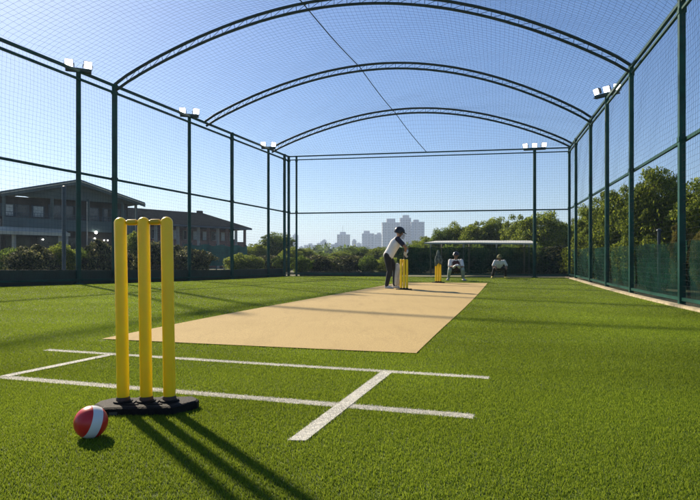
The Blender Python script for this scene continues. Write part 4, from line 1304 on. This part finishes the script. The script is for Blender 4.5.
# ------------------------------------------------------------------ pavilion (gabled, blue-grey)
def pavilion():
    L_, A_, R_ = Vector((-17.35, 28.0, 0)), Vector((-14.98, 30.5, 0)), Vector((-12.6, 33.0, 0))
    fw = (R_ - L_).normalized(); back = Vector((-fw.y, fw.x, 0))     # away from the camera
    root = empty('pavilion', A_, 'blue-grey two-storey pavilion with a low gable roof', 'building')
    ze, za = 4.05, 4.98
    o = lambda p, z, b=0.0: Vector((p.x, p.y, z)) + back * b
    LL = L_ - fw * 0.25; RR = R_ + fw * 0.25
    # roof: two thick slopes overhanging the gable front
    mb = MB()
    mb.slab([o(LL, ze - 0.05, -0.6), o(A_, za, -0.6), o(A_, za, 9), o(LL, ze - 0.05, 9)], 0.09)
    mb.slab([o(A_, za, -0.6), o(RR, ze - 0.05, -0.6), o(RR, ze - 0.05, 9), o(A_, za, 9)], 0.092)
    part('roof', mb, M['roof_blue'], root)
    mb = MB()
    mb.slab([o(LL, ze - 0.10, -0.63), o(A_, za - 0.05, -0.63), o(A_, za - 0.05, -0.606), o(LL, ze - 0.10, -0.606)], 0.22)
    mb.slab([o(A_, za - 0.05, -0.63), o(RR, ze - 0.10, -0.63), o(RR, ze - 0.10, -0.606), o(A_, za - 0.05, -0.606)], 0.22)
    part('fascia', mb, M['wall_blue'], root)
    # gable wall, set back
    q = [o(L_, 3.9, 0), o(R_, 3.9, 0), o(R_, ze - 0.02, 0), o(A_, za - 0.12, 0), o(L_, ze - 0.02, 0)]
    mb = MB(); mb.add(q + [p + back * 0.12 for p in q], [(0, 1, 2, 3, 4), (9, 8, 7, 6, 5)] + [(i, 5 + i, 5 + (i + 1) % 5, (i + 1) % 5) for i in range(5)])
    part('gable', mb, M['wall_blue'], root)
    W_ = (R_ - L_).length
    def P(u, z, b=0.0): return o(L_ + fw * u * W_, z, b)
    # upper storey: recessed dark wall, then panels and posts
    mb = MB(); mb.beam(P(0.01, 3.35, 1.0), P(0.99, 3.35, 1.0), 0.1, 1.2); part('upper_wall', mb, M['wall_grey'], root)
    mb = MB(); mb.beam(P(0, 2.50, 0.03), P(1, 2.50, 0.03), 0.14, 0.60); part('balcony_band', mb, M['wall_blue'], root)
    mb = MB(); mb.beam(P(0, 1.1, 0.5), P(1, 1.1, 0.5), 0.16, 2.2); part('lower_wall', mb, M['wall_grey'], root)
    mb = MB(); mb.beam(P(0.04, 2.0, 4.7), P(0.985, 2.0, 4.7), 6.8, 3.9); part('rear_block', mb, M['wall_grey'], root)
    for u0, u1, z0, z1, m_ in ((0.03, 0.10, 2.95, 3.5, 'pale_pane'), (0.13, 0.20, 2.95, 3.5, 'dark_glass'), (0.24, 0.31, 2.95, 3.5, 'pale_pane'), (0.36, 0.44, 2.95, 3.6, 'dark_glass'),
                               (0.48, 0.55, 2.95, 3.6, 'dark_glass'), (0.66, 0.73, 2.9, 3.6, 'dark_glass'), (0.78, 0.84, 2.9, 3.6, 'dark_glass'), (0.90, 0.96, 2.9, 3.6, 'dark_glass')):
        mb = MB(); mb.beam(P(u0 - 0.012, (z0 + z1) / 2, 0.93), P(u1 + 0.012, (z0 + z1) / 2, 0.93), 0.05, z1 - z0 + 0.1)
        w_ = part('window', mb, M['steel_blue'], root)
        mb = MB(); mb.beam(P(u0, (z0 + z1) / 2, 0.90), P(u1, (z0 + z1) / 2, 0.90), 0.02, z1 - z0)
        part('pane', mb, M[m_], w_)
    for u in (0.005, 0.33, 0.60, 0.88, 0.995):
        mb = MB(); mb.beam(P(u, 2.8, -0.02), P(u, 4.0, -0.02), 0.12, 0.12, up=(0, 1, 0)); part('column', mb, M['wall_blue'], root)
    # ground floor openings
    for u0, u1 in ((0.03, 0.2), (0.24, 0.40), (0.45, 0.53), (0.62, 0.70)):
        mb = MB(); mb.beam(P(u0, 1.0, 0.40), P(u1, 1.0, 0.40), 0.05, 1.7); part('window', mb, M['dark_glass'], root)
    # beige awning on cream posts
    mb = MB(); mb.slab([P(-0.25, 1.98, -1.9), P(0.36, 1.98, -1.9), P(0.40, 2.30, -0.07), P(-0.25, 2.30, -0.07)], 0.06)
    mb.beam(P(-0.25, 1.92, -1.93), P(0.362, 1.92, -1.93), 0.05, 0.16)
    part('awning', mb, M['awning'], root)
    for u in (0.0, 0.30, 0.345):
        mb = MB(); mb.beam(P(u, -0.05, -1.75), P(u, 1.93, -1.75), 0.13, 0.13, up=(0, 1, 0)); part('awning_post', mb, M['cream'], root)
    mb = MB()
    for z in (2.93, 3.06): mb.beam(P(0.005, z, -0.04), P(0.995, z, -0.04), 0.025, 0.025)
    for k in range(46): mb.beam(P(0.01 + 0.98 * k / 45, 2.8, -0.04), P(0.01 + 0.98 * k / 45, 3.06, -0.04), 0.014, 0.014, up=(0, 1, 0))
    part('railing', mb, M['steel_blue'], root)
    for u in (0.585, 0.985):
        mb = MB(); mb.tube([P(u, 3.85, -0.12), P(u, 0.0, -0.12)], 0.035, 6); part('downpipe', mb, M['cream'], root, True)
    mb = MB(); mb.beam(LL - back * 0.66 + Vector((0, 0, ze - 0.16)), A_ - back * 0.66 + Vector((0, 0, za - 0.11)), 0.05, 0.05)
    mb.beam(A_ - back * 0.66 + Vector((0, 0, za - 0.11)), RR - back * 0.66 + Vector((0, 0, ze - 0.16)), 0.05, 0.05)
    part('gutter', mb, M['awning'], root)
    # lit wall lamp
    for u, z, r in ((0.655, 2.17, 0.075), (0.67, 1.86, 0.035), (0.745, 1.76, 0.035), (0.775, 1.76, 0.03), (0.28, 1.72, 0.03)):
        c = P(u, z, -0.13 if z > 2.1 else 0.28)
        lm = part('wall_lamp', MB().box(c + Vector((0, 0, r + 0.02)), (0.08, 0.08, 0.04)).beam(c + Vector((0, 0, r + 0.02)), c + back * 0.16 + Vector((0, 0, r + 0.02)), 0.03, 0.03), M['grey_metal'], root)
        part('bulb', MB().ball(c, r, 12, 8), M['lamp'], lm, True)
pavilion()

# ------------------------------------------------------------------ long tiled house
def long_house():
    EL_, ER_ = Vector((-17.6, 42.5, 0)), Vector((-9.45, 52.0, 0))
    fw = (ER_ - EL_).normalized(); back = Vector((-fw.y, fw.x, 0)); W_ = (ER_ - EL_).length
    root = empty('long_house', (EL_ + ER_) / 2, 'long brick house with a dark tiled hip roof', 'building')
    def P(u, z, b=0.0): p = EL_ + fw * u * W_ + back * b; p.z = z; return p
    ze, zr = 3.60, 5.05
    mb = MB(); dp = 7.0
    e0, e1, e2, e3 = P(-0.05, ze, -0.5), P(1.0, ze, -0.5), P(1.0, ze, dp + 0.5), P(-0.05, ze, dp + 0.5)
    r0, r1 = P(-0.05, zr, dp / 2), P(0.80, zr, dp / 2)
    mb.add([e0, e1, e2, e3, r0, r1] + [p - Vector((0, 0, 0.14)) for p in (e0, e1, e2, e3)],
           [(0, 1, 5, 4), (1, 2, 5), (2, 3, 4, 5), (3, 0, 4), (0, 6, 7, 1), (1, 7, 8, 2), (2, 8, 9, 3), (3, 9, 6, 0), (9, 8, 7, 6)])
    rf = part('roof', mb, M['tile'], root)
    mb = MB(); mb.beam(P(-0.05, ze - 0.10, -0.53), P(1.0, ze - 0.10, -0.53), 0.04, 0.14); part('fascia', mb, M['steel_blue'], root)
    mb = MB(); mb.box(P(0.77, zr + 0.02, dp / 2), (0.5, 0.4, 0.34)); part('vent', mb, M['tile'], rf)
    mb = MB(); mb.beam(P(0.0, 1.3, 1.2), P(0.965, 1.3, 1.2), 0.2, 2.6)
    mb.beam(P(0.0, 1.75, dp / 2 + 0.7), P(0.965, 1.75, dp / 2 + 0.7), dp - 2.2, 3.45); part('wall', mb, M['brick'], root)
    mb = MB(); mb.beam(P(0.0, 1.95, 0.05), P(0.975, 1.95, 0.05), 0.12, 0.75); part('balcony_wall', mb, M['brick'], root)
    for k in range(13):
        u = 0.01 + 0.957 * k / 12
        mb = MB(); mb.beam(P(u, -0.05, 0.0), P(u, ze - 0.15, 0.0), 0.22, 0.22, up=(0, 1, 0)); part('column', mb, M['brick' if k % 2 == 0 else 'cream'], root)
    for k in range(12):
        u = 0.05 + 0.9 * k / 11.5
        mb = MB(); mb.beam(P(u - 0.018, 2.8, 1.06), P(u + 0.018, 2.8, 1.06), 0.06, 0.8); w_ = part('window', mb, M['cream'], root)
        mb = MB(); mb.beam(P(u - 0.014, 2.8, 1.02), P(u + 0.014, 2.8, 1.02), 0.03, 0.7); part('pane', mb, M['pale_pane' if k % 3 else 'dark_glass'], w_)
long_house()

# connecting grey block between pavilion and long house
# teal screens in front of the long house
def teal_screen():
    a, b = at(184, 268, 31), at(247, 268, 35); a.z = b.z = 0
    root = empty('fabric_screen', (a + b) / 2, 'teal fabric screen on posts in front of the long house', 'screen')
    n = 48; d = (b - a); nr = Vector((d.y, -d.x, 0)).normalized(); V = []
    for k in range(n + 1):
        for j in range(6):
            p = a + d * k / n + nr * (0.04 * math.sin(k * 0.8) + 0.02 * math.sin(k * 2.1 + j))
            V.append((p.x, p.y, 0.30 + (1.20 + 0.05 * math.sin(k * math.pi / 6)) * j / 5))
    mb = MB(); mb.add(V, [(k * 6 + j, k * 6 + 6 + j, k * 6 + 7 + j, k * 6 + j + 1) for k in range(n) for j in range(5)])
    part('fabric', mb, M['teal_screen'], root, True, fixn=False)
    for k in range(9):
        p = a + d * k / 8 - nr * 0.09
        part('post', MB().tube([(p.x, p.y, -0.05), (p.x, p.y, 1.6)], 0.035, 8), M['steel_blue'], root, True)
teal_screen()

# outer posts beyond the side fences
for px, d, top, lab in ((64, 16.5, 2.75, 'blue-grey outer post standing among the pavilion shrubs'), (659, 12.4, 1.25, 'short dark outer post in front of the dome of dark foliage')):
    x = (px - 350) / F * d
    mb = MB(); mb.tube([(x, d, -0.1), (x, d, top)], 0.055 if px < 100 else 0.035, 10); mb.lathe([(0.06, top), (0.05, top + 0.03), (0.01, top + 0.045)], (x, d, 0), 10)
    solo('outer_post', mb, M['steel_blue'], (x, d, 0), lab, 'post', smooth=True)

# ------------------------------------------------------------------ pale canopy behind the far fence
def canopy():
    d0, d1 = 23.2, 25.4
    A, B = at(424, 242.6, d0), at(537, 243.2, d0); C, D = at(531, 240.6, d1), at(436, 240.8, d1)
    root = empty('shade_canopy', ((A.x + B.x) / 2, d0, 0), 'long low shelter with a pale flat roof behind the far fence', 'shelter')
    n = 24; V = []
    for k in range(n + 1):
        t = k / n
        for p, q in ((A, B), (D, C)):
            r = p.lerp(q, t); r.z += 0.003 * math.sin(t * math.pi * 5) + 0.012 * math.sin(math.pi * t); V.append(r)
    V2 = [p - Vector((0, 0, 0.06)) for p in V]; m_ = len(V)
    fs = []
    for k in range(n):
        i = 2 * k
        fs += [(i, i + 2, i + 3, i + 1), (m_ + i + 1, m_ + i + 3, m_ + i + 2, m_ + i), (i, m_ + i, m_ + i + 2, i + 2), (i + 1, i + 3, m_ + i + 3, m_ + i + 1)]
    fs += [(0, 1, m_ + 1, m_), (2 * n, m_ + 2 * n, m_ + 2 * n + 1, 2 * n + 1)]
    part('roof', MB().add(V + V2, fs), M['canopy'], root)
    for t in (0.06, 0.35, 0.64, 0.93):
        p = A.lerp(B, t); p.z -= 0.07; q = p.copy(); q.z = -0.05
        part('post', MB().tube([q, p], 0.03, 8), M['cream'], root, True)
        p = D.lerp(C, t); p.z -= 0.07; q = p.copy(); q.z = -0.05
        part('post', MB().tube([q, p], 0.03, 8), M['cream'], root, True)
canopy()

# hedge behind the far windscreen
for k, (px, lb) in enumerate(((415, 'dark hedge shrub behind the screen at the batsman\'s side'), (447, 'dark hedge shrub behind the keeper'), (478, 'dark hedge shrub under the canopy between keeper and fielder'),
                              (508, 'dark hedge shrub beyond the crouching fielder'), (535, 'dark hedge shrub beside the canopy end'), (558, 'brownish hedge shrub behind the screen in the far corner'))):
    plant('shrub2' if k < 5 else 'shrub1', px, 247, 27, 44, lb, 'shrub', 'hedge shrubs under the canopy')

# ------------------------------------------------------------------ city skyline
def tower(x0, x1, top, d, m_, label, cap=0.3, capx=0.5, mast=False, depth=None, base_fins=True):
    a, b = (x0 - 350) / F * d, (x1 - 350) / F * d; h = H + (HY - top) / F * d
    cx = (a + b) / 2; w = b - a; dp = depth or w * 0.8
    root = empty('tower_block', (cx, d, 0), label, 'tower', 'towers of the city skyline')
    part('wall', MB().box((cx, d + dp / 2, h / 2 - 1), (w, dp, h + 2)), M[m_], root)
    mb = MB()
    for k in range(1, 4):
        mb.box((a + w * k / 4, d - 0.35, h / 2), (w * 0.05, 0.8, h * 0.98))
    mb.box((cx, d + dp / 2, h + 0.3), (w * 1.03, dp * 1.03, 0.9))
    part('fins', mb, M['wall_pale'], root)
    mb = MB(); mb.box((a + w * capx, d + dp / 2, h + 0.8 + cap * w * 0.22), (w * cap, dp * 0.5, cap * w * 0.45)); part('plant_room', mb, M['wall_pale'], root)
    if mast: part('mast', MB().tube([(a + w * capx, d + dp / 2, h), (a + w * capx, d + dp / 2, h + w * 0.75)], 0.25, 6), M['wall_pale'], root)
M['wall_pale'] = mat('pale_concrete', (0.38, 0.41, 0.46), 0.85, var=0.08, scale=0.1)
for args in ((382.5, 400, 223, 620, 'tower_a', 'wide grey tower, first of the three tallest behind the helmet', 0.5, 0.5),
             (400.2, 411, 218.5, 640, 'tower_a', 'tallest narrow tower in the middle of the three', 0.6, 0.55),
             (411.2, 424.5, 222.5, 625, 'tower_b', 'bluish tower closing the group of three next to the canopy trees', 0.4, 0.4),
             (362, 374, 234, 700, 'tower_b', 'mid-height grey block, near half of the pair behind the batsman', 0.5, 0.4),
             (374.3, 382, 235, 690, 'tower_a', 'mid-height grey block touching the tallest group', 0.5, 0.6),
             (337, 350, 235, 720, 'tower_c', 'lone cream tower with a roof mast', 0.45, 0.45, True),
             (331, 349, 245, 560, 'tower_b', 'low bluish block in front of the lone cream tower', 0.2, 0.3),
             (349.5, 363, 247, 560, 'tower_a', 'low grey block beside the lone cream tower', 0.2, 0.7),
             (317, 330, 243.5, 780, 'tower_c', 'low pale block with a small roof room, over the low dark tree', 0.3, 0.4),
             (304, 316, 245.5, 760, 'tower_a', 'lowest pale block near the far fence corner', 0.3, 0.5),
             (292.5, 298, 235.5, 760, 'tower_b', 'slender tower seen through the double corner posts', 0.5, 0.5),
             (299, 303.5, 247.5, 700, 'tower_b', 'short bluish block right beside the corner post tree', 0.4, 0.5),
             (356.8, 361.5, 243.8, 820, 'tower_a', 'short thin block left of the pair of mid-height blocks', 0.4, 0.4),
             (322, 326.5, 240.8, 860, 'tower_b', 'faint slender block rising behind the low pale one', 0.5, 0.5),
             (352, 356.5, 241, 800, 'tower_c', 'thin tower between the lone cream tower and the pair', 0.6, 0.5)):
    tower(*args)

# ------------------------------------------------------------------ air
HAZE = 0.0007
if HAZE:
    mb = MB(); mb.box((0, 1260, 44), (3100, 3200, 92))
    m = bpy.data.materials.new('haze'); m.use_nodes = True; nt = m.node_tree
    nt.nodes.remove(nt.nodes['Principled BSDF'])
    pv = nt.nodes.new('ShaderNodeVolumePrincipled'); pv.inputs['Color'].default_value = (0.62, 0.78, 1.0, 1)
    pv.inputs['Density'].default_value = HAZE; pv.inputs['Anisotropy'].default_value = 0.25
    nt.links.new(pv.outputs[0], nt.nodes['Material Output'].inputs['Volume'])
    o = solo('haze', mb, m, (0, 1260, 0), kind='stuff')
